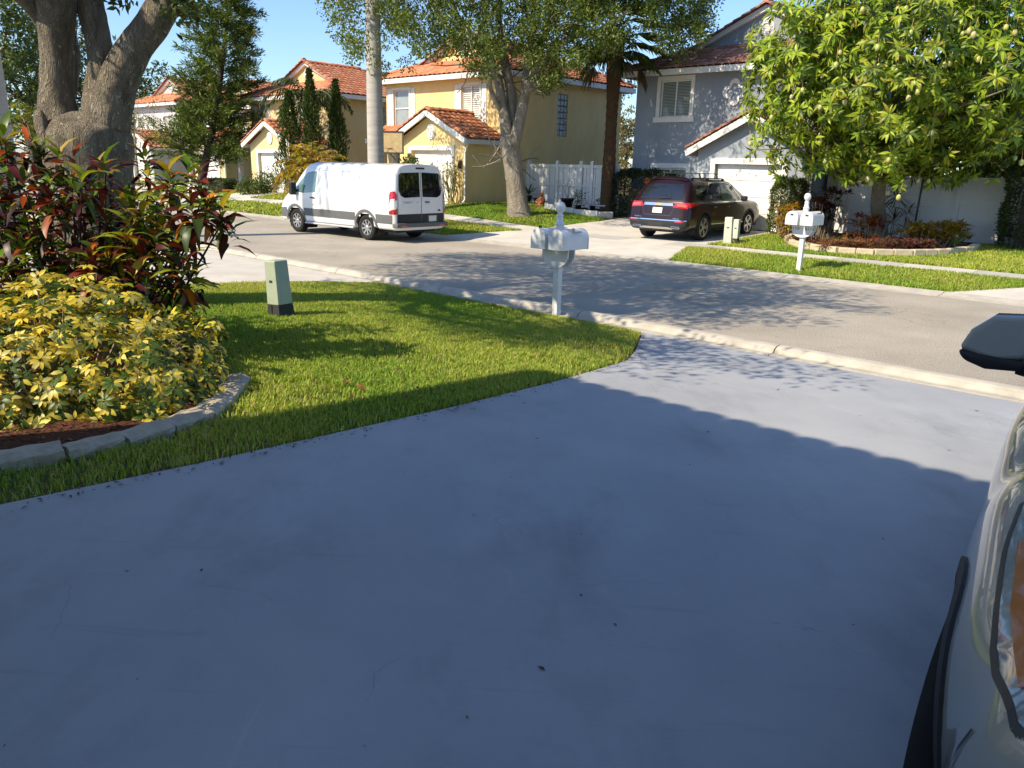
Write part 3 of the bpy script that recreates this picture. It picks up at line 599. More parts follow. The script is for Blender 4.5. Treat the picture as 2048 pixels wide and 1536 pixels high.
# ---------------------------------------------------------------- grey house
gz=.27; gh=thing('grey_house','grey two storey house with white trim behind the parked maroon car','house',np.array([*(OO+0*ER+9.0*EN)[:2],gz]),RZ)
GL,GR,MD=3.75,7.72,1.5       # garage left/right, main front y
MR=8.6; ME=5.42
wl=MB(); wallpanel(wl,Tf(0),GL,GR,-.5,2.55,[(4.45,6.85,-.02,2.12)],.2); wl.quad((GL,0,2.55),(GR,0,2.55),((GL+GR)/2,0,3.62))
wallpanel(wl,Tl(GL),0,MD,-.5,2.6); wallpanel(wl,Tr(GR),0,MD,-.5,2.6)
wallpanel(wl,Tf(MD),0.02,MR,-.5,ME,[(1.10,2.38,3.78,5.06),(1.05,2.45,.62,1.95)]); wallpanel(wl,Tl(.02),MD,MD+8.5,-.5,ME); wallpanel(wl,Tr(MR),MD,MD+8.5,-.5,ME); wl.quad((0.02,MD+8.5,-.5),(MR,MD+8.5,-.5),(MR,MD+8.5,ME),(0.02,MD+8.5,ME))
wl.build('wall',GRY,gh,recalc=False)
window(gh,Tf(MD),1.10,2.38,3.78,5.06,.15,True,'slide',GLASSG,True); window(gh,Tf(MD),1.05,2.45,.62,1.95,.17,True,'slide',GLASSG,True,sash=.07)
garage_door(gh,Tf(0),4.45,6.85,0,2.12,4,.17); text(gh,'8114',Tf(0),.17,5.65,2.225,INKL,'house_digit')
gable_garage_roof(gh,GL,GR,0,MD+.02,2.55,3.72,'weathered',single=True)
rr=dutch_roof(gh,.02,MR,MD,MD+8.5,ME,.44,1.6,'weathered',single=True,gabmat=GRY)
# quatrefoil ornament
q=MB(); n=64; o_,i_=[],[]
def quat(t,R,k): 
    c=max(range(4),key=lambda j:math.cos(t-j*math.pi/2)); a=c*math.pi/2; b=t-a; dd=R*.62; rr_=R*.5
    rad=dd*math.cos(b)+math.sqrt(max(0,rr_*rr_-(dd*math.sin(b))**2)); return rad*k
TT=Tf(MD); cx,cz=4.12,4.55
vo=[];vi=[]
for k in range(n):
    t=2*math.pi*k/n; r1=quat(t,.40,1.0); r2=quat(t,.40,.66); vo.append((cx+r1*math.cos(t),cz+r1*math.sin(t))); vi.append((cx+r2*math.cos(t),cz+r2*math.sin(t)))
for k in range(n):
    j=(k+1)%n
    q.quad(TT(vo[k][0],.05,vo[k][1]),TT(vo[j][0],.05,vo[j][1]),TT(vi[j][0],.05,vi[j][1]),TT(vi[k][0],.05,vi[k][1]))
    q.quad(TT(vo[k][0],.05,vo[k][1]),TT(vo[j][0],.05,vo[j][1]),TT(vo[j][0],.002,vo[j][1]),TT(vo[k][0],.002,vo[k][1])); q.quad(TT(vi[k][0],.05,vi[k][1]),TT(vi[j][0],.05,vi[j][1]),TT(vi[j][0],.002,vi[j][1]),TT(vi[k][0],.002,vi[k][1]))
q.build('quatrefoil_ornament',TRIM,gh)
dp=MB(); dp.box(GR+.03,GR+.13,-.02,.08,0,2.5); dp.build('downpipe',GALV,gh)
lf=MB(); lf.lathe([(.03,1.55),(.09,1.62),(.10,1.85),(.06,1.95),(.02,2.0)],10,Matrix.Translation((GL+.27,-.12,-.15))); lf.build('wall_lantern',TRIM,gh,True)
# ---------------------------------------------------------------- own house behind the camera: its eave shades the driveway
oh=thing('own_house','house at the top of the painted driveway whose eave shadow falls across it','house',np.array([*(OO+12.1*ER-16.95*EN)[:2],.49]),RZ+math.pi)
wl=MB(); wallpanel(wl,Tf(0),-11.6,0,-.5,5.1,[(-9.0,-4.2,0,2.15),(-8.,-6.6,3.2,4.5),(-3.4,-2.,3.2,4.5)]); wallpanel(wl,Tr(0),0,9,-.5,5.1); wallpanel(wl,Tl(-11.6),0,9,-.5,5.1); wl.quad((-11.6,9,-.5),(0,9,-.5),(0,9,5.1),(-11.6,9,5.1)); wl.build('wall',YEL,oh,recalc=False)
garage_door(oh,Tf(0),-9.0,-4.2,0,2.15); window(oh,Tf(0),-8.,-6.6,3.2,4.5); window(oh,Tf(0),-3.4,-2.,3.2,4.5)
rf=MB(); e0=(-12.1,-.62,5.30); e1=(.5,-.62,5.30); rf.quad((-12.1,-.62,5.28),(.5,-.62,5.28),(.5,9.5,5.28),(-12.1,9.5,5.28)); ro=rf.build('roof',TRIM,oh,recalc=False)
roofplane(ro,[e0,e1,(-3,4.4,7.4),(-8.6,4.4,7.4)],'clay'); roofplane(ro,[e1,(.5,9.5,5.3),(-3,4.4,7.4)],'clay'); roofplane(ro,[(-12.1,9.5,5.3),e0,(-8.6,4.4,7.4)],'clay'); roofplane(ro,[(.5,9.5,5.3),(-12.1,9.5,5.3),(-8.6,4.4,7.4),(-3,4.4,7.4)],'clay')
# ================================================================ FENCES
def board_fence(name,label,u0,u1,d,h,posts,bw=.135,gap=.012,zb=None,mat=VINYL,rail=True,mid=True):
    root=thing(name,label,'fence',W(u0,d,0),RZ); z0=float(zt((u0+u1)/2,d)) ; base=z0-root.location[2]
    L=u1-u0; x=0.; me=MB().box(0,bw,-.012,.012,.05,h-.05).mesh('board',mat)
    while x<L-.02:
        if not any(abs(x+bw/2-p)<.03 for p in posts): child('board',me,root,Matrix.Translation((x,0.022*((int(x/bw))%2),base)))
        x+=bw+gap
    for z,t in ((.06,.05),(h-.06,.06))+(((h*.52,.04),) if mid else ()):
        r=MB().box(0,L,-.045,-.016,z+base-t,z+base+t); r.build('rail',mat,root)
    pm=MB().box(-.065,.065,-.075,.055,-.1,h+.06); pm.box(-.085,.085,-.095,.075,h+.062,h+.10); pm.box(-.05,.05,-.06,.04,h+.102,h+.14); pmesh=pm.mesh('post',mat)
    for p in posts: child('post',pmesh,root,Matrix.Translation((p,0,base)))
    return root
board_fence('board_fence','white board fence joining the yellow house to the grey house',-4.66,.1,9.5,1.66,[.18,1.75,2.98,3.52,4.6])
def panel_fence(name,label,u0,u1,d,h,step,mat):
    root=thing(name,label,'fence',W(u0,d,0),RZ); L=u1-u0; n=max(1,round(L/step)); w=L/n
    pm=MB().box(-.065,.065,-.08,.06,-.2,h+.06); pm.box(-.085,.085,-.10,.08,h+.062,h+.10); pmesh=pm.mesh('post',mat); bw=.148
    for i in range(n+1): child('post',pmesh,root,Matrix.Translation((i*w,0,0)))
    for i in range(n):
        for z in (.08,h*.62,h-.06): MB().box(i*w+.066,(i+1)*w-.066,-.04,.02,z-.055,z+.055).build('rail',mat,root)
        k=int((w-.14)/bw); me=MB().box(.002,(w-.14)/k-.002,-.008,.008,.13,h-.11).mesh('board',mat)
        for j in range(k): child('board',me,root,Matrix.Translation((i*w+.07+j*(w-.14)/k,-.012,0)))
    return root
panel_fence('panel_fence','white vinyl panel fence behind the mango tree bed',7.9,17.5,10.35,1.88,1.85,VINYL)
# ================================================================ VEHICLES
def cr(P,n):
    P=np.asarray(P,float); K=len(P); out=[]
    E=np.concatenate([[2*P[0]-P[1]],P,[2*P[-1]-P[-2]]])
    for i in range(K-1):
        p0,p1,p2,p3=E[i],E[i+1],E[i+2],E[i+3]
        for k in range(n):
            t=k/n; out.append(.5*((2*p1)+(-p0+p2)*t+(2*p0-5*p1+4*p2-p3)*t*t+(-p0+3*p1-3*p2+p3)*t**3))
    out.append(P[-1]); return np.array(out)
class Car:
    def __init__(s,root,rings,mat,arches,R,su=5,sv=4,name='body',liner=BLACKP,lx=.92):
        s.root=root
        A=np.array(rings,float)                       # (rings,k,3)
        A=np.stack([cr(A[:,k],su) for k in range(A.shape[1])],1); A=np.stack([cr(A[i],sv) for i in range(A.shape[0])],0)
        A[:,:,0]=np.maximum(A[:,:,0],0); n,k=A.shape[:2]
        Vr=A.reshape(-1,3); Vl=Vr*[-1,1,1]; V=np.concatenate([Vr,Vl]); fs=[]
        for i in range(n-1):
            for j in range(k-1):
                a,b,c,d=i*k+j,i*k+j+1,(i+1)*k+j+1,(i+1)*k+j
                fs.append((a,b,c,d)); o=n*k; fs.append((o+d,o+c,o+b,o+a))
        s.bvh=BVHTree.FromPolygons([Vector(v) for v in V],fs)
        keep=[]
        for f in fs:
            c=V[list(f)].mean(0)
            if any(abs(c[0])>.5 and (c[1]-ay)**2+(c[2]-az)**2<(R-.012)**2 for ay,az in arches): continue
            keep.append(f)
        mb=MB(); mb.add(V,keep); me=mb.mesh(name,mat,True,False); bm=bmesh.new(); bm.from_mesh(me); bmesh.ops.remove_doubles(bm,verts=bm.verts,dist=1e-4); bmesh.ops.recalc_face_normals(bm,faces=bm.faces); bm.to_mesh(me); bm.free()
        me.polygons.foreach_set('use_smooth',[True]*len(me.polygons)); s.body=link(name,me,root)
        for ay,az in arches:
            for sx in (-1,1):
                m=MB(); nn=22
                P=[(ay+R*math.cos(a),az+R*math.sin(a)) for a in np.linspace(-.5,math.pi+.5,nn)]
                for i in range(nn-1): m.quad((sx*.5,*P[i]),(sx*.5,*P[i+1]),(sx*lx,*P[i+1]),(sx*lx,*P[i]))
                m.add([(sx*.5,*p) for p in P],[tuple(range(nn))]); m.build('wheel_arch',liner,root,recalc=False)
    def pt(s,axis,a,b):
        if axis in '+x-x'.split('x') : pass
        sg=1 if axis[0]=='+' else -1
        if axis[1]=='x': o,d=Vector((sg*4,a,b)),Vector((-sg,0,0))
        elif axis[1]=='y': o,d=Vector((a,sg*9,b)),Vector((0,-sg,0))
        else: o,d=Vector((a,b,5)),Vector((0,0,-1))
        h=s.bvh.ray_cast(o,d); return (h[0],h[1]) if h[0] is not None else (None,None)
    def patch(s,name,poly,axis,mat,off=.006,res=.06,parent=None,smooth=True):
        vs,fs=gridpoly(poly,res); out=[]; sg=1 if axis[0]=='+' else -1
        dirv={'x':Vector((sg,0,0)),'y':Vector((0,sg,0)),'z':Vector((0,0,1))}[axis[1]]; prev=None; bad=set()
        for i,(a,b) in enumerate(vs):
            p,nn=s.pt(axis,a,b)
            if p is None: out.append((0,0,0)); bad.add(i)
            else:
                if nn.dot(dirv)<0: nn=-nn
                out.append(tuple(p+nn*off*.6+dirv*off*.4))
        fs=[f for f in fs if not any(i in bad for i in f)]
        mb=MB(); mb.add(out,fs); return mb.build(name,mat,parent or s.root,smooth,recalc=False)
    def line(s,name,pts,axis,mat,w=.012,off=.004,parent=None):
        for i in range(len(pts)-1):
            (a,b),(c,d)=pts[i],pts[i+1]; L=math.hypot(c-a,d-b); nx,ny=-(d-b)/L*w/2,(c-a)/L*w/2
            s.patch(name,[(a+nx,b+ny),(c+nx,d+ny),(c-nx,d-ny),(a-nx,b-ny)],axis,mat,off,.08,parent)
    def archtrim(s,arches,r0,r1,mat,off=.016,a0=-.25,a1=math.pi+.25,parent=None):
        for ay,az in arches:
            for ax in ('-x','+x'):
                A=np.linspace(a0,a1,26); vs=[]; sg=1 if ax[0]=='+' else -1; ok=[]
                for a in A:
                    row=[]
                    for r in (r0,(r0+r1)/2,r1):
                        p,_=s.pt(ax,ay+r*math.cos(a),az+r*math.sin(a)); row.append(p)
                    vs.append(row)
                m=MB()
                for i in range(len(A)-1):
                    for j in range(2):
                        q=[vs[i][j],vs[i][j+1],vs[i+1][j+1],vs[i+1][j]]
                        if all(p is not None for p in q): m.quad(*[tuple(p+Vector((sg*off,0,0))) for p in q])
                    if vs[i][2] is not None and vs[i+1][2] is not None: m.quad(tuple(vs[i][2]+Vector((sg*off,0,0))),tuple(vs[i+1][2]+Vector((sg*off,0,0))),tuple(vs[i+1][2]-Vector((sg*.02,0,0))),tuple(vs[i][2]-Vector((sg*.02,0,0))))
                    if vs[i][0] is not None and vs[i+1][0] is not None: m.quad(tuple(vs[i][0]+Vector((sg*off,0,0))),tuple(vs[i+1][0]+Vector((sg*off,0,0))),tuple(vs[i+1][0]-Vector((sg*.09,0,0))),tuple(vs[i][0]-Vector((sg*.09,0,0))))
                m.build('arch_trim',mat,parent or s.root,True,recalc=False)
def wheel(parent,x,y,r,w=.235,rr=.68,spokes=5,double=True,rim=ALLOY,src=None,z=None,ang=0):
    sg=1 if x>0 else -1
    wo=bpy.data.objects.new('wheel',src[0] if src else None); COL.objects.link(wo); wo.parent=parent
    M4=Matrix.Translation((x,y,r if z is None else z))@Matrix.Rotation(sg*math.pi/2,4,'Y')@Matrix.Rotation(ang,4,'Z'); wo.matrix_local=M4
    if src is None:
        t=MB(); R=r; prof=[(R*rr*.96,-w/2+.01),(R*.80,-w/2),(R*.93,-w/2+.006),(R*.985,-w/2+.03),(R,-w/2+.06),(R,w/2-.06),(R*.985,w/2-.03),(R*.93,w/2-.006),(R*.80,w/2),(R*rr*1.0,w/2-.012),(R*rr*.97,w/2-.05),(R*rr*.96,-w/2+.01)]
        tm=t.lathe(prof[:-1],36).mesh('tyre',RUBBER,True)
        d=MB(); rr_=R*rr
        d.lathe([(rr_*.98,w/2-.06),(rr_*1.0,w/2-.012),(rr_*.93,w/2-.012),(rr_*.90,w/2-.055),(rr_*.3,w/2-.075),(.001,w/2-.075)],36)
        d.mi=1; d.lathe([(rr_*.90,w/2-.078),(.001,w/2-.079)],24); d.mi=0
        for k in range(spokes):
            for dd in ((-.11,.11) if double else (0,)):
                a=2*math.pi*k/spokes; p=(rr_*.15*math.cos(a+dd*1.5),rr_*.15*math.sin(a+dd*1.5),w/2-.038); q=(rr_*.95*math.cos(a+dd*1.35),rr_*.95*math.sin(a+dd*1.35),w/2-.028); d.bar(p,q,rr_*(.13 if double else .24),.03)
        d.lathe([(rr_*.2,w/2-.06),(rr_*.2,w/2-.025),(rr_*.13,w/2-.015),(.001,w/2-.015)],18)
        rm=d.mesh('rim',[rim,DARK],False); src=(None,tm,rm)
    child('tyre',src[1],wo); child('rim',src[2],wo); return src
def rings_from(st):
    out=[]
    for y,sx,prof in st:
        out.append([(x*sx,y+(0 if len(p)==0 else p[0]),z) for x,z,*p in prof])
    return out
def vtext(car,body,axis,size,a,b,mat,off=.006,name='lettering'):
    sg=1 if axis[0]=='+' else -1
    def T(aa,o,bb):
        p,nn=car.pt(axis,aa,bb)
        if p is None: p,nn=car.pt(axis,a,b)
        return tuple(Vector(p)+Vector((sg*(off+o),0,0) if axis[1]=='x' else (0,sg*(off+o),0)))
    flip=-1 if axis=='-x' else 1
    return text(car.root,body,(lambda x,o,z:T(a+(x-a)*flip,o,z)) if axis!='-y' else T,size,a,b,mat,name,0,.002)
# ---------------------------------------------------------------- white cargo van
van=thing('cargo_van','white low roof cargo van with grey side cladding parked at the far kerb','van',(-3.63,23.25,0),.882)
FU=[(.78,.34),(.95,.37),(1.0,.58),(1.015,.92),(.995,1.26),(.935,1.60),(.855,1.88),(.66,2.02),(0,2.06)]
def lean(P,k,z0=1.1): return [(x,z,max(0,z-z0)*k) for x,z in P]
WS1=[(.78,.34),(.95,.37),(1.0,.58),(1.01,.92),(.985,1.24),(.90,1.53),(.80,1.74),(.56,1.86),(0,1.89)]
WS2=[(.78,.34),(.95,.37),(.995,.58),(1.0,.90),(.96,1.15),(.87,1.32),(.75,1.42),(.5,1.49),(0,1.51)]
HD1=[(.78,.33),(.93,.36),(.98,.57),(.98,.85),(.93,1.03),(.84,1.12),(.70,1.18),(.42,1.23),(0,1.25)]
HD2=[(.72,.32),(.86,.34),(.91,.54),(.90,.74),(.85,.89),(.76,.98),(.6,1.04),(.36,1.08),(0,1.09)]
vr=rings_from([(-1.235,0,lean(FU,.07)),(-1.235,.5,lean(FU,.07)),(-1.22,.86,lean(FU,.07)),(-1.17,.975,lean(FU,.06)),(-1.05,1,lean(FU,.04)),(-.5,1,FU),(.4,1,FU),(1.4,1,FU),(2.3,1,FU),(2.75,1,[(x,z-.01*(z>1.9)) for x,z in FU]),(3.12,1,WS1),(3.55,1,WS2),(3.9,1,HD1),(4.15,1,HD2),(4.27,.62,HD2),(4.31,0,HD2)])
VA=[(0,.36),(3.30,.36)]
vr=[[(x,y,z+max(0,z-1.25)*.085) for x,y,z in r_] for r_ in vr]
v=Car(van,vr,VANW,VA,.435)
for sx in (-1,1):
    src=wheel(van,sx*.86,0,.36,.235,.60,8,False,ALLOY,ang=.2) if sx==-1 else wheel(van,sx*.86,0,.36,src=src)
    wheel(van,sx*.86,3.30,.36,src=src,ang=.5)
v.archtrim(VA,.425,.505,GREYP,.018)
for ax in ('-x','+x'):
    v.patch('side_cladding',[(-1.12,.52),(-.47,.52),(-.45,.76),(-1.14,.76)],ax,GREYP,.014); v.patch('side_cladding',[(.47,.54),(2.83,.54),(2.85,.76),(.44,.76)],ax,GREYP,.014); v.patch('side_cladding',[(3.77,.45),(4.16,.45),(4.10,.72),(3.75,.74)],ax,GREYP,.012)
    v.patch('side_glass',[(2.28,1.24),(2.9,1.20),(3.22,1.22),(3.42,1.29),(3.22,1.44),(2.93,1.66),(2.72,1.80),(2.5,1.84),(2.28,1.84)],ax,CLEARG,.004)
    v.line('door_seam',[(2.18,.78),(2.18,1.93)],ax,INKL); v.line('door_seam',[(3.35,.80),(3.40,1.10),(3.45,1.28)],ax,INKL); v.line('panel_seam',[(.85,.78),(.85,1.90)],ax,VANW if ax=='-x' else INKL,.02,.006); v.line('panel_seam',[(-1.0,1.86),(2.1,1.88)],ax,INKL,.008); v.line('panel_seam',[(-1.0,1.08),(2.1,1.10)],ax,VANW,.03,.008)
    v.patch('door_handle',[(2.28,1.06),(2.5,1.06),(2.5,1.10),(2.28,1.10)],ax,BLACKP,.03)
    v.patch('fuel_cap',[(2.36,.86),(2.39,.86),(2.39,.90),(2.36,.90)],ax,BLACKP,.008)
    sg=-1 if ax=='-x' else 1
    st=MB(); st.box(sg*.80,sg*1.03,.52,2.82,.30,.35) if sg>0 else st.box(-1.03,-.80,.52,2.82,.30,.35); st.build('side_step',VINYLG,van,bevel=.015)
    v.patch('sill_panel',[(.46,.385),(2.84,.385),(2.84,.525),(.46,.525)],ax,VANW,.012)
    m=MB(); 
    for x0,x1,y0,y1,z0,z1 in ((1.02,1.22,3.16,3.30,1.13,1.50),): m.box(*sorted((sg*x0,sg*x1)),y0,y1,z0,z1)
    mo=m.build('door_mirror',BLACKP,van,bevel=.03); m=MB(); m.box(*sorted((sg*.9,sg*1.04)),3.2,3.27,1.22,1.3); m.build('mirror_arm',BLACKP,mo)
    # tail lamp
    L=v.patch('tail_lamp',[(-1.20,.78),(-1.02,.78),(-1.01,1.30),(-1.05,1.38),(-1.14,1.40),(-1.19,1.34)],ax,RED,.012)
    v.patch('clear_lens',[(-1.19,.92),(-1.025,.86),(-1.02,1.0),(-1.08,1.18),(-1.185,1.2)],ax,CLEARL,.015,parent=L)
    v.patch('tail_lamp',[(sg*.88,.78),(sg*.985,.78),(sg*.985,1.36),(sg*.94,1.40),(sg*.88,1.30)] ,'-y',RED,.012)
    v.patch('clear_lens',[(sg*.89,.95),(sg*.98,.90),(sg*.98,1.12),(sg*.89,1.18)] ,'-y',CLEARL,.015,parent=L)
    v.patch('rear_glass',[(sg*.05,1.24),(sg*.62,1.22),(sg*.76,1.28),(sg*.83,1.42),(sg*.80,1.82),(sg*.72,1.88),(sg*.05,1.90)],'-y',TINT,.006)
    v.patch('rear_lower_panel',[(sg*.012,.50),(sg*.90,.50),(sg*.90,.78),(sg*.012,.78)],'-y',BLACKP,.010)
    v.patch('headlamp',[(3.92,.86),(4.14,.80),(4.12,.98),(3.85,1.08)],ax,CLEARL,.008)
v.patch('windscreen',[(-.84,3.38),(.84,3.38),(.70,2.98),(-.70,2.98)],'+z',TINT,.006)
v.line('door_seam',[(0,.5),(0,1.93)],'-y',INK,.02); v.line('door_seam',[(-.86,.8),(-.86,1.86)],'-y',INKL,.012); v.line('door_seam',[(.86,.8),(.86,1.86)],'-y',INKL,.012)
bp=MB(); bp.box(-.99,.99,-1.32,-1.10,.42,.54); bp.build('rear_bumper',GREYP,van,bevel=.03,seg=3)
bp=MB(); bp.box(-.84,-.62,-1.325,-1.30,.44,.475); bp.build('reflector',RED,van); bp=MB(); bp.box(.62,.84,-1.325,-1.30,.44,.475); bp.build('reflector',RED,van)
pl=v.patch('number_plate',[(.27,.56),(.57,.56),(.57,.72),(.27,.72)],'-y',PLATE,.02)
bx=v.patch('plate_recess',[(.20,.54),(.64,.54),(.64,.74),(.20,.74)],'-y',DARK,.014)
v.patch('door_handle',[(.13,1.08),(.30,1.08),(.30,1.115),(.13,1.115)],'-y',BLACKP,.03)
bp=MB(); bp.box(-.16,.16,-1.20,-1.12,1.985,2.03); bp.build('high_brake_lamp',BLACKP,van,bevel=.01)
vtext(v,'TRANSIT','-y',.085,-.50,1.09,INKL); vtext(v,'150','-y',.06,-.16,1.085,INKL)
n=16; v.patch('badge',[(.70+.055*math.cos(2*math.pi*i/n),.86+.028*math.sin(2*math.pi*i/n)) for i in range(n)],'-y',DARK,.012)
n=12; v.patch('company_mark',[(.33+.035*math.cos(2*math.pi*i/n),1.72+.06*math.sin(2*math.pi*i/n)) for i in range(n)],'-x',INKL,.006); vtext(v,'BFE','-x',.20,.02,1.72,INKL)
ub=MB(); ub.box(-.75,.75,-1.0,4.0,.26,.36); ub.box(-.2,.2,-.15,.15,.25,.5); ub.build('underbody',BLACKP,van)
# ---------------------------------------------------------------- maroon three row car in the far driveway
suv=thing('family_car','dark maroon three row car with roof rails reversed out from the grey garage','car',(4.70,23.70,.175),-.690)
def P9(*a): return list(a)
S0=[(.74,.30),(.90,.33),(.975,.52),(.985,.78),(.965,1.02),(.90,1.14),(.79,1.46),(.66,1.68),(.4,1.745),(0,1.76)]
def tilt(P,ks): return [(x,z,k) for (x,z),k in zip(P,ks)]
RB=[0,-.02,-.05,.0,.05,.10,.32,.52,.56,.57]
SH=[(.74,.30),(.90,.33),(.97,.52),(.98,.76),(.955,.95),(.90,1.05),(.82,1.09),(.66,1.12),(.4,1.145),(0,1.155)]
SW=[(.74,.30),(.90,.33),(.975,.52),(.985,.78),(.96,1.0),(.90,1.10),(.81,1.28),(.69,1.41),(.42,1.47),(0,1.485)]
SW0=[(.74,.30),(.90,.33),(.975,.52),(.985,.78),(.965,1.02),(.90,1.13),(.79,1.42),(.67,1.61),(.4,1.68),(0,1.70)]
SF=[(.66,.28),(.82,.31),(.88,.50),(.89,.70),(.86,.85),(.80,.93),(.70,.97),(.55,1.0),(.34,1.02),(0,1.03)]
sr=rings_from([(-1.05,0,tilt(S0,RB)),(-1.04,.52,tilt(S0,RB)),(-1.0,.86,tilt(S0,RB)),(-.90,.975,tilt(S0,[k*.9 for k in RB])),(-.70,1,tilt(S0,[k*.62 for k in RB])),(-.2,1,tilt(S0,[k*.1 for k in RB])),(.5,1,S0),(1.2,1,S0),(1.75,1,[(x,z-.012*(z>1.5)) for x,z in S0]),(2.15,1,SW0),(2.65,1,SW),(3.05,1,[(a*.5+c*.5,b*.5+d*.5) for (a,b),(c,d) in zip(SW,SH)]),(3.3,1,SH),(3.75,.99,[(x,z-.03*(z>.9)) for x,z in SH]),(4.0,1,SF),(4.1,.6,SF),(4.13,0,SF)])
SA=[(0,.39),(3.07,.39)]
s_=Car(suv,sr,MAROON,SA,.435)
for sx in (-1,1):
    src=wheel(suv,sx*.855,0,.385,.255,.70,5,True,ALLOY,ang=.3) if sx==-1 else wheel(suv,sx*.855,0,.385,src=src,ang=.3)
    wheel(suv,sx*.855,3.07,.385,src=src,ang=.1)
s_.archtrim(SA,.425,.475,BLACKP,.010)
for ax in ('-x','+x'):
    sg=-1 if ax=='-x' else 1
    s_.patch('rear_quarter_glass',[(-.42,1.16),(.28,1.14),(.28,1.56),(-.12,1.56),(-.36,1.44)],ax,TINT,.004)
    g1=s_.patch('side_glass',[(.36,1.13),(1.18,1.12),(1.18,1.60),(.60,1.60),(.36,1.36)],ax,TINT,.005); s_.patch('side_glass',[(1.25,1.12),(2.52,1.12),(2.10,1.46),(1.86,1.58),(1.25,1.61)],ax,CLEARG,.005)
    for pts in ([(.32,1.37),(.34,1.12),(.62,1.085),(2.62,1.09)],[(.32,1.37),(.58,1.63),(1.6,1.64),(1.92,1.61),(2.16,1.48),(2.6,1.12)]): s_.line('window_trim',pts,ax,CHROME,.026,.008)
    for yy in (.34,1.21,2.35): s_.line('door_seam',[(yy,.50),(yy,1.08)],ax,DARK,.010)
    for yy in (.48,1.38): s_.patch('door_handle',[(yy,.93),(yy+.22,.93),(yy+.22,.965),(yy,.965)],ax,CHROME,.028)
    s_.patch('sill_cladding',[(.43,.34),(2.64,.34),(2.64,.46),(.43,.46)],ax,BLACKP,.012); s_.line('sill_trim',[(.45,.47),(2.62,.47)],ax,CHROME,.022,.016)
    T_=s_.patch('tail_lamp',[(-.98,.94),(-.46,1.02),(-.42,1.06),(-.92,1.09)],ax,RED,.010)
    s_.patch('tail_lamp',[(sg*.46,.95),(sg*.90,.92),(sg*.90,1.08),(sg*.56,1.08)],'-y',RED,.012); s_.patch('lamp_core',[(sg*.58,.98),(sg*.86,.96),(sg*.86,1.03),(sg*.60,1.05)],'-y',REDB,.016,parent=T_)
    s_.patch('reflector',[(sg*.60,.54),(sg*.86,.54),(sg*.86,.575),(sg*.60,.575)],'-y',RED,.014)
    ex=MB(); ex.box(*sorted((sg*.48,sg*.76)),-1.10,-.98,.36,.43); e=ex.build('exhaust_finisher',CHROME,suv,bevel=.02,seg=3); ex=MB(); ex.box(*sorted((sg*.51,sg*.73)),-1.104,-1.05,.375,.415); ex.build('exhaust_opening',DARK,e)
    m=MB(); m.box(*sorted((sg*.98,sg*1.17)),2.30,2.44,1.10,1.26); m.build('door_mirror',CARBLK,suv,bevel=.04,seg=3)
    s_.patch('headlamp',[(3.70,.80),(4.02,.74),(3.98,.84),(3.55,.96)],ax,CLEARL,.008)
    rl=MB(); pts=[]
    for yy in np.linspace(-.30,1.75,12):
        pp,_=s_.pt('+z',sg*.60,yy); pts.append((sg*.60,yy,pp.z+.045))
    rl.tube(pts,.016,6); rr_=rl.build('roof_rail',BLACKP,suv,True)
    for yy in (-.28,.7,1.73):
        pp,_=s_.pt('+z',sg*.60,yy); f=MB(); f.box(sg*.60-.02,sg*.60+.02,yy-.06,yy+.06,pp.z-.01,pp.z+.04); f.build('rail_foot',BLACKP,rr_)
for yy in (.25,1.35):
    pp,_=s_.pt('+z',0,yy); b=MB(); b.bar((-.62,yy,pp.z+.13),(.62,yy,pp.z+.13),.06,.025); cb=b.build('cross_bar',BLACKP,suv)
    for sg in (-1,1): b=MB(); b.bar((sg*.60,yy,pp.z-.0),(sg*.56,yy,pp.z+.13),.05,.04); b.build('bar_foot',BLACKP,cb)
s_.patch('rear_glass',[(-.68,1.16),(.68,1.16),(.66,1.30),(.56,1.585),(-.56,1.585),(-.66,1.30)],'-y',TINT,.008)
s_.patch('windscreen',[(-.74,3.0),(.74,3.0),(.62,2.1),(-.62,2.1)],'+z',TINT,.006)
s_.patch('roof_panel',[(-.56,-.2),(.56,-.2),(.56,2.0),(-.56,2.0)],'+z',TINT,.006)
s_.patch('spoiler',[(-.60,-.52),(.60,-.52),(.60,-.36),(-.60,-.36)],'+z',MAROON,.03)
s_.patch('chrome_bar',[(-.48,.985),(.48,.985),(.45,1.06),(-.45,1.06)],'-y',CHROME,.018)
s_.patch('emblem',[(-.10,1.005),(-.04,1.005),(-.04,.99),(.04,.99),(.04,1.005),(.10,1.005),(.12,1.045),(.04,1.045),(.04,1.06),(-.04,1.06),(-.04,1.045),(-.12,1.045)],'-y',GOLD,.024,.3)
s_.patch('number_plate',[(-.155,.78),(.155,.78),(.155,.93),(-.155,.93)],'-y',PLATE,.02)
s_.line('tailgate_crease',[(-.52,.96),(-.42,.72),(.42,.72),(.52,.96)],'-y',DARK,.014,.006)
s_.patch('bumper_trim',[(-.92,.58),(.92,.58),(.92,.605),(-.92,.605)],'-y',CHROME,.016); s_.patch('lower_bumper',[(-.90,.34),(.90,.34),(.92,.575),(-.92,.575)],'-y',BLACKP,.010)
s_.patch('skid_plate',[(-.55,.34),(.55,.34),(.42,.40),(-.42,.40)],'-y',ALLOY,.016); s_.patch('tow_cover',[(-.24,.42),(.24,.42),(.24,.52),(-.24,.52)],'-y',DARK,.016)
wp=MB(); p0,_=s_.pt('-y',-.05,1.18); p1,_=s_.pt('-y',.34,1.22); wp.bar(p0+Vector((0,-.03,0)),p1+Vector((0,-.03,0)),.018,.018); wp.build('wiper',DARK,suv)
vtext(s_,'TRAVERSE','-y',.05,-.62,.66,CHROME); vtext(s_,'PREMIER','-y',.045,.62,.64,CHROME)
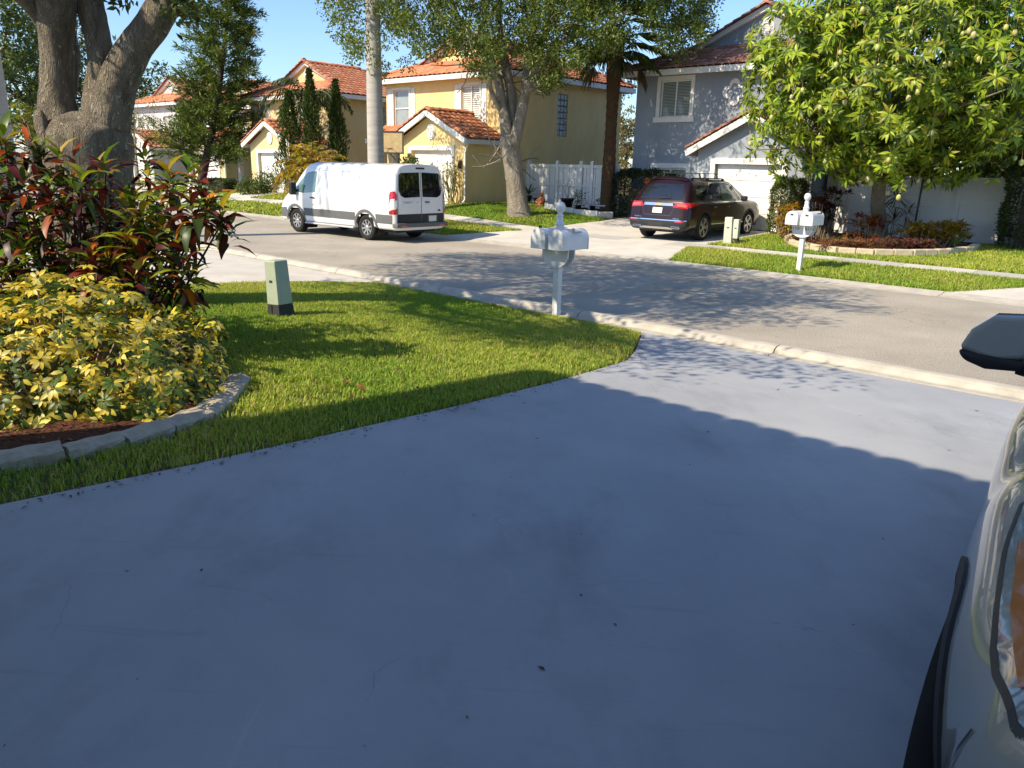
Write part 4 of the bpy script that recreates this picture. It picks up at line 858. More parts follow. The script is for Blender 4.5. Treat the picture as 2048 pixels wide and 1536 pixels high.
ub=MB(); ub.box(-.7,.7,-.8,3.9,.24,.34); ub.build('underbody',BLACKP,suv)
# ---------------------------------------------------------------- champagne car in my driveway, nose towards the camera
near=thing('driveway_car','champagne silver car with black wheel arch trim nosed up the painted driveway','car',(0,0,0),0)
Cp=W(18.43,-10.72,0); M0=Matrix.Translation(Cp)@Matrix.Rotation(RZ+math.pi+.07,4,'Z')@Matrix.Rotation(math.atan(.054),4,'X'); near.matrix_world=M0
N0=[(.72,.30),(.88,.34),(.94,.52),(.945,.78),(.925,.98),(.87,1.09),(.78,1.38),(.66,1.60),(.4,1.66),(0,1.675)]
NW0=[(.72,.30),(.88,.34),(.94,.52),(.945,.78),(.925,.98),(.87,1.08),(.78,1.35),(.66,1.54),(.4,1.61),(0,1.63)]
NW=[(.72,.30),(.88,.34),(.935,.52),(.94,.78),(.92,.96),(.86,1.05),(.78,1.20),(.68,1.32),(.42,1.38),(0,1.395)]
NH=[(.72,.30),(.88,.34),(.94,.52),(.945,.74),(.90,.90),(.82,.985),(.72,1.02),(.56,1.045),(.34,1.065),(0,1.075)]
NH2=[(.70,.28),(.86,.32),(.925,.50),(.925,.70),(.87,.84),(.80,.92),(.70,.965),(.55,.99),(.33,1.01),(0,1.02)]
NF=[(.60,.26),(.78,.29),(.84,.46),(.84,.62),(.80,.74),(.74,.82),(.65,.87),(.5,.905),(.3,.925),(0,.935)]
nr=rings_from([(-.92,0,N0),(-.90,.55,N0),(-.84,.9,N0),(-.65,.985,N0),(0,1,N0),(.7,1,N0),(1.4,1,N0),(1.75,1,NW0),(2.1,1,NW),(2.38,.985,[(a*.5+c*.5,b*.5+d*.5) for (a,b),(c,d) in zip(NW,NH)]),(2.6,.972,NH),(2.85,.957,NH),(3.3,.935,NH2),(3.55,.90,[(a*.5+c*.5,b*.5+d*.5) for (a,b),(c,d) in zip(NH2,NF)]),(3.76,.87,NF),(3.93,.54,NF),(4.0,0,NF)])
NA=[(0,.36),(3.10,.36)]
c_=Car(near,nr,SILVER,NA,.41,lx=.78)
for sx in (-1,1):
    src=wheel(near,sx*.84,0,.355,.235,.68,5,True,ALLOY,ang=.3) if sx==-1 else wheel(near,sx*.84,0,.355,src=src,ang=.3)
    wheel(near,sx*.775,3.10,.355,src=src,ang=.1)
c_.archtrim(NA,.39,.435,BLACKP,.010)
for ax in ('-x','+x'):
    sg=-1 if ax=='-x' else 1
    c_.patch('sill_cladding',[(.44,.33),(2.36,.33),(2.36,.50),(.44,.50)],ax,BLACKP,.014)
    c_.patch('side_glass',[(-.2,1.08),(.68,1.07),(.68,1.50),(.2,1.50)],ax,TINT,.005); c_.patch('side_glass',[(.74,1.07),(2.02,1.06),(1.7,1.34),(1.4,1.48),(.74,1.52)],ax,TINT,.005)
    for yy in (.0,.72,1.95): c_.line('door_seam',[(yy,.50),(yy,1.04)],ax,DARK,.010)
    for yy in (.10,.85): c_.patch('door_handle',[(yy,.88),(yy+.2,.88),(yy+.2,.915),(yy,.915)],ax,CHROME,.028)
    q=lambda P:[(sg*x,y) for x,y in P]
    LP=[(.79,2.98),(.79,3.22),(.755,3.53),(.70,3.72),(.66,3.77),(.56,3.74),(.635,3.52),(.705,3.22),(.75,3.0)]; LP=[tuple(a) for a in cr(np.array(LP+LP[:1]),3)[:-1]]
    h=c_.patch('headlamp',q(LP),'+z',LENS,.006,.04); c_.patch('turn_lamp',q([(.77,3.20),(.745,3.45),(.695,3.69),(.665,3.70),(.71,3.45),(.745,3.22)]),'+z',AMBER,.009,.04,parent=h)
    c_.patch('reflector_bowl',q([(.745,3.24),(.715,3.42),(.69,3.46),(.725,3.22)]),'+z',CHROME,.009,.04,parent=h); c_.patch('reflector_bowl',q([(.71,3.50),(.685,3.68),(.625,3.68),(.665,3.52)]),'+z',CHROME,.009,.04,parent=h)
    c_.line('lamp_edge',q(LP+LP[:1]),'+z',DARK,.009,.007,parent=h)
    c_.line('bumper_seam',[(3.66,.47),(3.69,.70)],ax,DARK,.007,.004)
    c_.line('bonnet_seam',[(sg*.74,2.35),(sg*.72,2.9),(sg*.66,3.3),(sg*.5,3.55)],'+z',DARK,.012,.004)
    # door mirror: painted cap above, black below
    mm=MB(); pr=[(0,-.02),(.03,.06),(.10,.125),(.21,.135),(.23,.06),(.23,-.03),(.12,-.05)]
    T=lambda a,o,z,sg=sg:(sg*(1.165-a),1.72+o,1.21+z)
    mm.prism(pr,T,-.02,.13); mo=mm.build('door_mirror',SILVER,near,bevel=.02,seg=3)
    mm=MB(); mm.prism([(-.003,-.022),(.23,-.035),(.235,-.075),(.10,-.085),(.02,-.06)],T,-.015,.14); mm.build('mirror_base',BLACKP,mo,bevel=.02,seg=3); mm=MB(); mm.prism([(.2,-.06),(.36,-.08),(.36,-.12),(.2,-.09)],T,.02,.10); mm.build('mirror_arm',BLACKP,mo)
    mm=MB(); mm.prism([(.01,.0),(.05,.06),(.11,.115),(.20,.12),(.215,.05),(.215,-.02)],T,-.03,-.022); mm.build('mirror_glass',TINT,mo)
    rl=MB(); rl.tube([(sg*.60,-.4,1.70),(sg*.60,.2,1.73),(sg*.60,1.2,1.72),(sg*.60,1.5,1.68)],.014,6); rl.build('roof_rail',BLACKP,near,True)
    c_.line('window_trim',[(2.12,1.045),(-.2,1.065)],ax,DARK,.022,.008)
c_.patch('windscreen',[(-.72,2.34),(.72,2.34),(.62,1.72),(-.62,1.72)],'+z',TINT,.006); c_.patch('rear_glass',[(-.66,1.12),(.66,1.12),(.54,1.52),(-.54,1.52)],'-y',TINT,.006)
c_.patch('grille',[(-.42,.52),(.42,.52),(.48,.78),(-.48,.78)],'+y',DARK,.01); c_.patch('lower_grille',[(-.6,.30),(.6,.30),(.6,.44),(-.6,.44)],'+y',BLACKP,.01)
ub=MB(); ub.box(-.7,.7,-.7,3.4,.24,.34); ub.build('underbody',BLACKP,near)
# ---------------------------------------------------------------- dark sedan far left
sed=thing('distant_sedan','dark blue sedan parked before the white house beyond the croton shrub','car',W(-38.2,3.4,0),RZ-math.pi/2)
D0=[(.70,.26),(.84,.30),(.90,.46),(.905,.68),(.88,.84),(.82,.92),(.72,1.16),(.58,1.36),(.36,1.42),(0,1.435)]
DT=[(.70,.26),(.84,.30),(.89,.46),(.89,.66),(.86,.80),(.80,.90),(.70,.95),(.55,.98),(.33,1.0),(0,1.01)]
dr=rings_from([(-1.0,0,DT),(-.99,.55,DT),(-.92,.9,DT),(-.6,.99,DT),(-.2,1,[(a*.5+c*.5,b*.5+d*.5) for (a,b),(c,d) in zip(D0,DT)]),(.3,1,D0),(.9,1,D0),(1.5,1,D0),(2.0,1,[(a*.5+c*.5,b*.5+d*.5) for (a,b),(c,d) in zip(D0,DT)]),(2.4,1,DT),(3.0,1,[(x,z-.08*(z>.8)) for x,z in DT]),(3.5,.95,[(x,z-.2*(z>.7)) for x,z in DT]),(3.64,.6,[(x,z-.25*(z>.7)) for x,z in DT]),(3.68,0,[(x,z-.25*(z>.7)) for x,z in DT])])
DA=[(0,.33),(2.75,.33)]; d_=Car(sed,dr,CARBLK,DA,.37,lx=.84)
for sx in (-1,1):
    src=wheel(sed,sx*.80,0,.325,.21,.66,5,True,ALLOY) if sx==-1 else wheel(sed,sx*.80,0,.325,src=src)
    wheel(sed,sx*.80,2.75,.325,src=src)
for ax in ('-x','+x'):
    d_.patch('side_glass',[(-.05,.96),(.85,.95),(.85,1.30),(.4,1.29)],ax,CLEARG,.006); d_.patch('side_glass',[(.92,.95),(1.95,.94),(1.5,1.24),(.92,1.31)],ax,CLEARG,.006)
d_.patch('windscreen',[(-.7,2.2),(.7,2.2),(.56,1.7),(-.56,1.7)],'+z',TINT,.006)
# ================================================================ STREET FURNITURE
def twin_mailbox(label,u,d,rz,txt=None,flags=True,lean=0):
    r=sthing('twin_mailbox',label,'mailbox',u,d,-.03,'twin mailboxes on turned white posts',rz); r.rotation_euler[1]=lean
    p=MB(); p.box(-.048,.048,-.048,.048,-.1,1.36); post=p.build('post',MAILW,r,bevel=.006)
    f=MB(); f.lathe([(.066,1.361),(.066,1.385),(.05,1.40),(.046,1.48),(.05,1.49),(.05,1.50),(.034,1.52),(.034,1.53),(.05,1.545),(.068,1.58),(.074,1.61),(.068,1.645),(.05,1.675),(.02,1.69)],20); f.build('finial',MAILW,post,True)
    pl=MB(); P=[(-.24,1.02),(-.24,.90)]+[(-.22*math.cos(a),.90-.15*math.sin(a)) for a in np.linspace(.12,math.pi-.12,14)]+[(.24,.90),(.24,1.02)]
    pl.prism([(x,z) for x,z in P],lambda a,o,z:(a,.075+o,z),-.012,.012); br=pl.build('bracket',MAILW,r)
    pl=MB(); pl.prism(P,lambda a,o,z:(a,-.075+o,z),-.012,.012); pl.build('bracket',MAILW,r)
    for k,s in enumerate((-1,1)):
        cx=s*.165; w,h=.135,.285; prof=[(-w,0),(w,0),(w,h*.55)]+[(w*math.cos(a),h*.55+w*.98*math.sin(a)) for a in np.linspace(.18,math.pi-.18,11)]+[(-w,h*.55)]
        b=MB(); b.prism([(cx+x,1.025+z) for x,z in prof],lambda a,o,z:(a,o,z),-.29,.27); box=b.build('box',MAILW,r,bevel=.006)
        dd=MB(); dd.prism([(cx+x*1.035,1.02+z*1.02) for x,z in prof],lambda a,o,z:(a,o,z),-.318,-.293); door=dd.build('door',MAILW,box,bevel=.008); dd=MB(); dd.box(cx-.03,cx+.03,-.34,-.32,1.235,1.255); dd.build('door_pull',DARK,door)
        e=MB(); e.prism([(cx+x*1.02,1.022+z*1.01) for x,z in prof],lambda a,o,z:(a,o,z),.272,.285); e.build('back_panel',MAILW,box,bevel=.006)
        if flags:
            fl=MB(); fx=cx+s*(w+.008); fl.box(fx-.006,fx+.006,-.12,.10,1.265,1.285); fl.box(fx-.005,fx+.005,.04,.10,1.286,1.335); fl.build('flag',DARK if k else INKL,box)
        if txt: text(box,txt[k],lambda a,o,z:(a,-.089-o,z),.085,cx,.935,INK,'digit',.0,.004)
    return r
u,d=G(1112,631); twin_mailbox('white twin mailbox on the near lawn by the kerb',u,d,math.pi,None,True)
u,d=G(1597,541); twin_mailbox('white twin mailbox on the far grass verge before the mango tree',u,d,0,('8110','8114'),True,0)
def pedestal(label,u,d,w,h,base,mat,bm_,rz,lx=0,ly=0,group=None,name='utility_pedestal'):
    r=sthing(name,label,'utility box',u,d,-.03,group,rz); r.rotation_euler[0]=ly; r.rotation_euler[1]=lx
    b=MB(); k=.90; v=[(-1,-1),(1,-1),(1,1),(-1,1)]
    b.add([(x*w,y*w,base) for x,y in v]+[(x*w*k,y*w*k,h-.02) for x,y in v]+[(x*w*k*.93,y*w*k*.93,h) for x,y in v],[(3,2,1,0),(8,9,10,11)]+[(i,(i+1)%4,4+(i+1)%4,4+i) for i in range(4)]+[(4+i,4+(i+1)%4,8+(i+1)%4,8+i) for i in range(4)]); c=b.build('cover',mat,r,bevel=.012,seg=2)
    b=MB(); b.add([(x*w*1.12,y*w*1.12,-.1) for x,y in v]+[(x*w*.97,y*w*.97,base+.03) for x,y in v],[(3,2,1,0),(4,5,6,7)]+[(i,(i+1)%4,4+(i+1)%4,4+i) for i in range(4)])
    bs=b.build('base',bm_,r); b=MB(); b.box(-.35*w,-.15*w,-w*1.10,-w*.99,-.05,base); b.build('base_slot',DARK,bs)
    b=MB(); b.box(-.03,.03,-w*.985,-w*.95,h*.62,h*.66); b.build('latch',UBASE,c); return r
u,d=G(563,629); pedestal('leaning pale green utility box with black base on the near lawn',u,d,.115,.74,.17,UGREEN,UBASE,.12,-.05,.02)
u,d=G(1455,489); pedestal('taller pale utility post on the lawn beside the maroon car',u,d,.11,.78,.06,UPALE,UPALE,.3,-.03,0,'utility posts by the far driveway')
u,d=G(1470,485); pedestal('shorter pale green utility post just behind the taller pale one',u,d,.085,.68,.14,UPALE,UBASE,.1,0,0,'utility posts by the far driveway')
u,d=G(387,389); pedestal('small white utility box by the low clipped hedge',u,d,.20,.55,.1,VINYL,UGREEN,.2); u,d=G(402,390); pedestal('cream utility box touching the end of the clipped hedge',u,d,.30,.5,.05,UPALE,UPALE,.2)
# basketball hoop left of the yellow garage
hp=sthing('basketball_hoop','black framed basketball hoop beside the yellow garage behind the royal palm','hoop',*(lambda d_:(float((CAMP+ray(779,265)*((d_+(OO-CAMP)@EN)/(ray(779,265)@EN))-OO)@ER),d_))(4.6),0,None,.5)
b=MB(); b.box(-.55,.55,-.03,.0,2.05,2.80); bb=b.build('backboard',M('tan_board',(.42,.31,.15),.5,var=.2,vs=6),hp)
b=MB(); b.box(-.60,.60,-.045,.015,2.80,2.86); b.box(-.60,.60,-.045,.015,1.99,2.05); b.box(-.60,-.55,-.045,.015,2.05,2.80); b.box(.55,.60,-.045,.015,2.05,2.80); b.build('board_frame',DARK,bb)
b=MB(); b.tube([(.23*math.cos(a),-.28+.23*math.sin(a),2.2) for a in np.linspace(0,2*math.pi,20)],.012,5,False); b.build('rim',TERRA,hp)
b=MB(); b.tube([(0,.9,-.1),(0,.9,2.3)],.045,8); b.bar((-.12,.9,2.2),(-.12,.02,2.55),.03,.05); b.bar((.12,.9,2.2),(.12,.02,2.55),.03,.05); b.bar((-.12,.9,1.75),(-.12,.02,2.15),.03,.05); b.bar((.12,.9,1.75),(.12,.02,2.15),.03,.05); b.build('pole',DARK,hp); b=MB(); b.box(-.4,.4,.5,1.4,-.05,.15); b.build('base',DARK,hp)
# white bed border and things along the board fence
def kerbblocks(name,label,pts,h,w,mat,step=.4,cat='edging'):
    r=thing(name,label,cat,W(*pts[0],0),0); inv=Matrix.Translation(-r.location)
    for i in range(len(pts)-1):
        a,b=np.array(pts[i]),np.array(pts[i+1]); L=np.linalg.norm(b-a); n=max(1,round(L/step)); ang=RZ+math.atan2(b[1]-a[1],b[0]-a[0])
        me=MB().box(-L/n/2+.006,L/n/2-.006,-w/2,w/2,-.15,h).mesh('stone',mat)
        for k in range(n):
            c=a+(b-a)*(k+.5)/n; o=bpy.data.objects.new('stone',me); COL.objects.link(o); o.parent=r; o.matrix_local=inv@Matrix.Translation(W(c[0],c[1],random.uniform(-.01,.01)))@Matrix.Rotation(ang+random.uniform(-.05,.05),4,'Z'); bv=o.modifiers.new('bevel','BEVEL'); bv.width=.02; bv.segments=2
    return r
PW=M('white_painted_block',(.68,.68,.66),.8,var=.12,vs=5,bump=.3,bs=40)
kerbblocks('white_bed_border','low white painted block border around the bed under the sabal palm',[(-2.35,8.2),(-1.9,7.7),(-.6,7.75),(.35,8.0),(.55,8.6)],.20,.16,PW,.42)
kerbblocks('white_fence_border','thin white block row at the foot of the board fence by the shade tree',[(-4.5,8.95),(-3.6,8.9),(-2.5,8.7)],.10,.14,PW,.42)
drape('fence_bed',[(-4.6,9.45),(-4.4,9.0),(-2.5,8.75),(-2.3,8.3),(-1.9,7.8),(.3,8.1),(.5,10.3),(0,10.3)],MULCH,.03,.8)
kerbblocks('mango_bed_border','curved border of tan concrete blocks around the mango tree bed',[(8.0,8.6),(8.15,7.4),(8.45,6.3),(9.0,5.4),(9.8,4.75),(10.6,4.5),(11.4,4.75),(12.1,5.4),(12.65,6.4),(12.9,7.6),(12.8,8.7)],.17,.17,M('tan_block',(.52,.44,.31),.85,var=.2,vs=6,bump=.5,bs=25),.42)
drape('mango_bed',[(8.1,8.6),(8.25,7.4),(8.55,6.35),(9.1,5.5),(9.85,4.87),(10.6,4.62),(11.35,4.87),(12,5.5),(12.55,6.45),(12.8,7.6),(12.7,8.8),(16,9.2),(16,10.3),(7.8,10.3)],MULCH,.03,.8)
def pot(name,label,u,d,r_,h,mat,dz=.05):
    t=sthing(name,label,'planter',u,d,dz); b=MB(); b.lathe([(r_*.7,0),(r_*.95,h*.9),(r_*1.06,h*.9),(r_*1.06,h),(r_*.9,h),(r_*.85,h*.85)],14); b.build('pot',mat,t,True); return t
# ================================================================ PLANTS
def unit(a): return a/(np.linalg.norm(a,axis=-1,keepdims=True)+1e-9)
def leaf_arrays(P,D,N,L,Wd,curl=.35,style='lance'):
    D=unit(D); S=unit(np.cross(D,N)); N=unit(np.cross(S,D)); n=len(P); L=L[:,None]; Wd=Wd[:,None]
    if style=='small':
        V=np.stack([P,P+D*L*.5+S*Wd*.5+N*Wd*.12,P+D*L-N*L*curl*.5,P+D*L*.5-S*Wd*.5+N*Wd*.12],1).reshape(-1,3); i=np.arange(n)*4
        return V,np.stack([np.stack([i,i+1,i+2],1),np.stack([i,i+2,i+3],1)],1).reshape(-1,3),4
    c=lambda t:P+D*L*t*(1-.25*curl*t)-N*L*curl*t*t
    a,b=c(.32),c(.66)
    V=np.stack([P,a+S*Wd*.48+N*Wd*.10,a,a-S*Wd*.48+N*Wd*.10,b+S*Wd*.42+N*Wd*.08,b,b-S*Wd*.42+N*Wd*.08,c(1.)],1).reshape(-1,3); i=np.arange(n)*8
    tri=[(0,1,2),(0,2,3),(1,4,5),(1,5,2),(2,5,6),(2,6,3),(4,7,5),(5,7,6)]
    return V,np.stack([np.stack([i+a for a in t],1) for t in tri],1).reshape(-1,3),8
def leaves(name,P,D,N,L,Wd,cols,parent,curl=.35,style='lance',mat=LEAF,kind=None):
    P,D,N=map(np.asarray,(P,D,N)); V,Fc,k=leaf_arrays(P,D,N,np.asarray(L,float),np.asarray(Wd,float),curl,style)
    if parent is not None:
        bpy.context.view_layer.update(); Mi=np.array(parent.matrix_world.inverted()); V=V@Mi[:3,:3].T+Mi[:3,3]
    return scatter_mesh(name,V,Fc,np.repeat(cols,k,0),mat,parent,kind=kind)
def wmesh(mb,name,mat,parent,smooth=True):
    """mesh given in world coordinates, parented"""
    bpy.context.view_layer.update(); Mi=np.array(parent.matrix_world.inverted()); v=np.array(mb.v)@Mi[:3,:3].T+Mi[:3,3]; mb.v=[tuple(x) for x in v]
    return mb.build(name,mat,parent,smooth,recalc=False)
def rdir(n,rng,up=0.):
    v=rng.normal(size=(n,3)); v[:,2]+=up; return unit(v)
def colmix(n,rng,cs,w=None,j=.35):
    cs=np.array(cs); k=rng.choice(len(cs),n,p=w); return np.clip(cs[k]*(1+j*(rng.random((n,1))*2-1)),0,1)
def clump_leaves(C,R,per,rng,squash=.8):
    """leaf positions in fluffy clumps: centres C, radii R"""
    n=len(C)*per; d=rdir(n,rng); r=np.cbrt(rng.random(n))*np.repeat(R,per); P=np.repeat(C,per,0)+d*r[:,None]*np.array([1,1,squash]); return P,d
def branch_tree(mb,p,d,L,r,depth,rng,tips,spread=.6,up=.15,nseg=5,kids=(2,3),ok=None):
    path=[p]; dd=d.copy(); k=4
    for i in range(k): dd=unit(dd+rng.normal(size=3)*.16+np.array([0,0,up])*.3); path.append(path[-1]+dd*L/k)
    if ok is not None and not ok(np.array(path)): return
    mb.tube(path,[r*(1-.45*i/k) for i in range(k+1)],nseg,False); tips.append(path[-1])
    if depth>0:
        for _ in range(rng.integers(kids[0],kids[1]+1)):
            j=rng.integers(2,k+1); nd=unit(dd+rng.normal(size=3)*spread); branch_tree(mb,path[j],nd,L*(.6+.2*rng.random()),r*.5,depth-1,rng,tips,spread,up,max(4,nseg-1),kids,ok)
def visible_px(P):
    d=P-CAMP; z=d@FW; return np.where(z>.3,1024+F*(d@CR)/z,-1e4),np.where(z>.3,768-F*(d@CU)/z,-1e4)
def pxlimb(pts,Y): return [atY(x,y,Y+dy) for x,y,w,dy in pts],[w*.5*Y/F for x,y,w,dy in pts]
def smooth_path(path,rad,n=4): A=cr(np.hstack([np.array(path),np.array(rad)[:,None]]),n); return [a[:3] for a in A],[max(.004,a[3]) for a in A]
# ---------------------------------------------------------------- big oak at the left
rng=np.random.default_rng(5); OY=10.3; ob=gpx(195,604); oak=thing('oak_tree','massive forked oak trunk rising behind the red croton shrub at the left','tree',(ob[0],ob[1],ob[2]-.1))
mb=MB()
for pts in ([(196,620,250,0),(190,560,200,0),(185,480,172,0),(181,400,162,0),(178,330,158,0),(172,270,166,0),(168,240,120,0),(165,222,40,0)],
            [(140,290,96,0),(120,240,76,0),(114,190,62,0),(114,130,58,0),(112,70,60,-.05),(108,0,76,-.1),(96,-120,66,-.3),(70,-300,48,-.8)],
            [(203,290,104,0),(205,235,78,.02),(200,180,56,.02),(202,130,46,.05),(196,80,46,.08),(187,40,48,.1),(178,0,50,.15),(168,-120,46,.4),(190,-300,36,.9)],
            [(212,255,86,-.02),(226,200,74,-.04),(244,145,66,-.08),(270,95,60,-.1),(304,50,58,-.1),(336,0,56,-.1),(420,-110,52,0),(520,-240,34,.3)],
            [(132,200,34,.2),(145,140,26,.25),(146,105,26,.3),(138,50,20,.35),(136,0,20,.4),(140,-120,16,.6)],
            [(100,60,40,0),(70,20,30,-.2),(30,-20,26,-.4),(-60,-120,20,-.8)]):
    p,r=pxlimb(pts,OY); p,r=smooth_path(p,r,4); mb.tube(p,r,26,True,.10,rng)
kn=atY(122,262,OY); mb.tube([kn+np.array([-.05,-.35,.25]),kn+np.array([0,-.42,.05]),kn+np.array([.08,-.40,-.3])],[.05,.11,.06],12,True,.2,rng)
tips=[]
for x,y,dy in ((70,-300,-.8),(190,-300,.9),(520,-240,.3),(170,-150,1.),(-60,-120,-.8),(420,-110,0)):
    for _ in range(3): branch_tree(mb,atY(x,y,OY+dy),unit(rng.normal(size=3)*np.array([1,1,.25])+np.array([.1,.05,.25])),1.9,.10,2,rng,tips,.7,.05,ok=lambda A:bool((visible_px(A)[1]<-25).all()))
tk=wmesh(mb,'trunk',BARK,oak)
m=tk.modifiers.new('subsurf','SUBSURF'); m.levels=1; m.render_levels=1
CC=OO+6.6*ER-10.75*EN+np.array([0,0,7.1]); n=430; c=unit(rng.normal(size=(n,3)))*np.cbrt(rng.random((n,1)))*np.array([5.3,3.2,1.8]); c=c[:,:1]*ER+c[:,1:2]*EN+c[:,2:]*np.array([0,0,1.])+CC
bo=[atY(470,-180,OY+.15),OO+10.6*ER-12.9*EN+np.array([0,0,4.9]),OO+12.2*ER-13.3*EN+np.array([0,0,4.75])]; bm2=MB(); bm2.tube(*smooth_path(bo,[.16,.09,.03],4),8); wmesh(bm2,'shadow_bough',BARK,oak); c=np.concatenate([c,bo[2]+rng.normal(size=(15,3))*np.array([.75,.5,.2]),bo[1]+rng.normal(size=(6,3))*np.array([.6,.5,.2])])  # limb added out of frame to throw a leaf shadow on the driveway
tp=np.array(tips); tu=(tp-OO)@EN; c=np.concatenate([c,tp[(tp[:,2]>5.6)&(tu>-14.2)&(tu<-8.5)]])
def visible_px(P):
    d=P-CAMP; z=d@FW; return np.where(z>.3,1024+F*(d@CR)/z,-1e4),np.where(z>.3,768-F*(d@CU)/z,-1e4)
px,py=visible_px(c); c=c[(py<-70)|(px<-150)]
for dd_,zz_ in ((-14.5,5.9),(-15.3,6.1)):
    bt=MB(); pp=[OO+7.0*ER-12.4*EN+np.array([0,0,5.2])]+[OO+uu*ER+(dd_+.15*math.sin(uu*2))*EN+np.array([0,0,zz_+.1*math.sin(uu)]) for uu in (7.6,8.6,9.6,10.6)]; bt.tube(*smooth_path(pp,[.13,.09,.07,.05,.02],4),7); wmesh(bt,'shadow_bough',BARK,oak)  # unseen limbs added so their leaves streak the lawn with shade
    c=np.concatenate([c,np.array([pp[1+k%4]*(1-f)+pp[1+min(3,k%4+1)]*f+rng.normal(size=3)*np.array([.28,.28,.12]) for k,f in ((k,rng.random()) for k in range(22))])])
P,d=clump_leaves(c,.38+.35*rng.random(len(c)),76,rng,.6); px,py=visible_px(P); k=(py<-8)|(px<-60)|(rng.random(len(P))<.02)
ax_=np.array([-5.45,10.3]); rel=ax_-P[:,:2]; dn=np.array([SHX,SHY])/math.hypot(SHX,SHY); al=rel@dn; pe=np.abs(rel[:,0]*dn[1]-rel[:,1]*dn[0]); zz=P[:,2]-al*math.tan(SUN_EL); k&=~((al>0)&(pe<1.0)&(zz>.6)&(zz<5.0)&(rng.random(len(P))<.93))   # leaf mask shaped to let sun through the crown onto the trunk; P,d=P[k],d[k]; n=len(P)
e1=np.stack([atY(370+rng.normal()*22,18+rng.normal()*16,OY-.2+rng.normal()*.3) for _ in range(170)]+[atY(240+rng.normal()*20,4+rng.normal()*10,OY) for _ in range(30)]); P=np.concatenate([P,e1]); d=np.concatenate([d,rdir(len(e1),rng)]); n=len(P)
leaves('crown',P,unit(d+rng.normal(size=(n,3))*.6),rdir(n,rng,1.),.10+.05*rng.random(n),.045+.02*rng.random(n),colmix(n,rng,[(.05,.085,.02),(.075,.11,.025),(.10,.13,.03)]),oak,.2,'small')
# ---------------------------------------------------------------- shade tree in front of the fence
rng=np.random.default_rng(15); b2=gpx(1034,431); TY=b2[1]; sh=thing('shade_tree','forked shade tree with mottled bark on the lawn before the board fence','tree',(b2[0],b2[1],b2[2]-.05))
mb=MB(); limbs=[[(1040,450,60,0),(1038,430,50,0),(1035,405,41,0),(1031,370,37,0),(1026,330,36,0),(1020,290,38,0),(1018,270,34,0)],
 [(1016,285,24,0),(1010,240,22,0),(1003,200,19,.1),(996,160,17,.2),(975,120,13,.3),(945,80,10,.5),(915,30,8,.8),(880,-60,6,1.2)],
 [(1024,290,22,.15),(1026,240,20,.2),(1022,190,18,.3),(1013,140,17,.4),(1003,90,14,.5),(998,30,11,.6),(1005,-80,8,.8)],
 [(1026,295,24,-.1),(1040,240,21,-.2),(1050,190,19,-.2),(1066,150,17,-.3),(1095,112,15,-.4),(1140,75,11,-.5),(1200,60,8,-.6),(1260,20,6,-.8)],
 [(1046,210,13,-.2),(1052,150,14,0),(1058,100,12,.3),(1065,50,10,.5),(1070,-40,8,.8)],
 [(1034,250,12,.3),(1045,200,13,.5),(1056,150,12,.8),(1070,110,10,1.2),(1100,40,8,1.8)],
 [(1003,225,9,0),(990,200,9,-.2),(980,170,8,-.4),(985,130,7,-.6),(960,60,6,-.9)]]
tips=[]
for pts in limbs:
    p,r=pxlimb(pts,TY); p,r=smooth_path(p,r,4); mb.tube(p,r,14,True,.10,rng)
    for q in p[len(p)//2::3]: branch_tree(mb,q,unit(rng.normal(size=3)+np.array([0,0,.5])),1.5,.05,1,rng,tips,.7,.1,4)
wmesh(mb,'trunk',BARK2,sh)
CP=[(640,-260),(652,45),(676,80),(700,128),(722,108),(745,118),(770,160),(810,140),(850,118),(905,105),(940,130),(975,168),(1000,140),(1050,118),(1075,178),(1110,190),(1140,150),(1170,140),(1205,110),(1250,85),(1300,70),(1330,110),(1365,120),(1395,110),(1418,70),(1425,20),(1440,-60),(1380,-260)]
q=np.stack([640+800*rng.random(5000),-260+450*rng.random(5000)],1); q=q[inpoly(q,CP)]
g=lowf(q[:,0]*.03,q[:,1]*.03,1.,77); q=q[(g>-.55)|(rng.random(len(q))<.25)]; q=q[~((q[:,0]<760)&(rng.random(len(q))<.40))][:1750]
c=np.array([atY(x,y,TY+rng.normal()*1.6+(.8 if x>1250 else 0)) for x,y in q])
P,d=clump_leaves(c,.22+.22*rng.random(len(c)),62,rng,.9); px,py=visible_px(P); P=P; n=len(P)
fill=np.array([atY(660+740*rng.random(),-250+230*rng.random(),TY+rng.normal()*2.2) for _ in range(260)]); P2,d2=clump_leaves(fill,.5+.3*rng.random(len(fill)),40,rng); P=np.concatenate([P,P2]); d=np.concatenate([d,d2]); n=len(P)
leaves('crown',P,unit(d+rng.normal(size=(n,3))*.7),rdir(n,rng,.8),.085+.05*rng.random(n),.045+.025*rng.random(n),colmix(n,rng,[(.07,.115,.02),(.11,.17,.026),(.17,.22,.04),(.22,.22,.06)],[.25,.37,.28,.1]),sh,.25,'small')
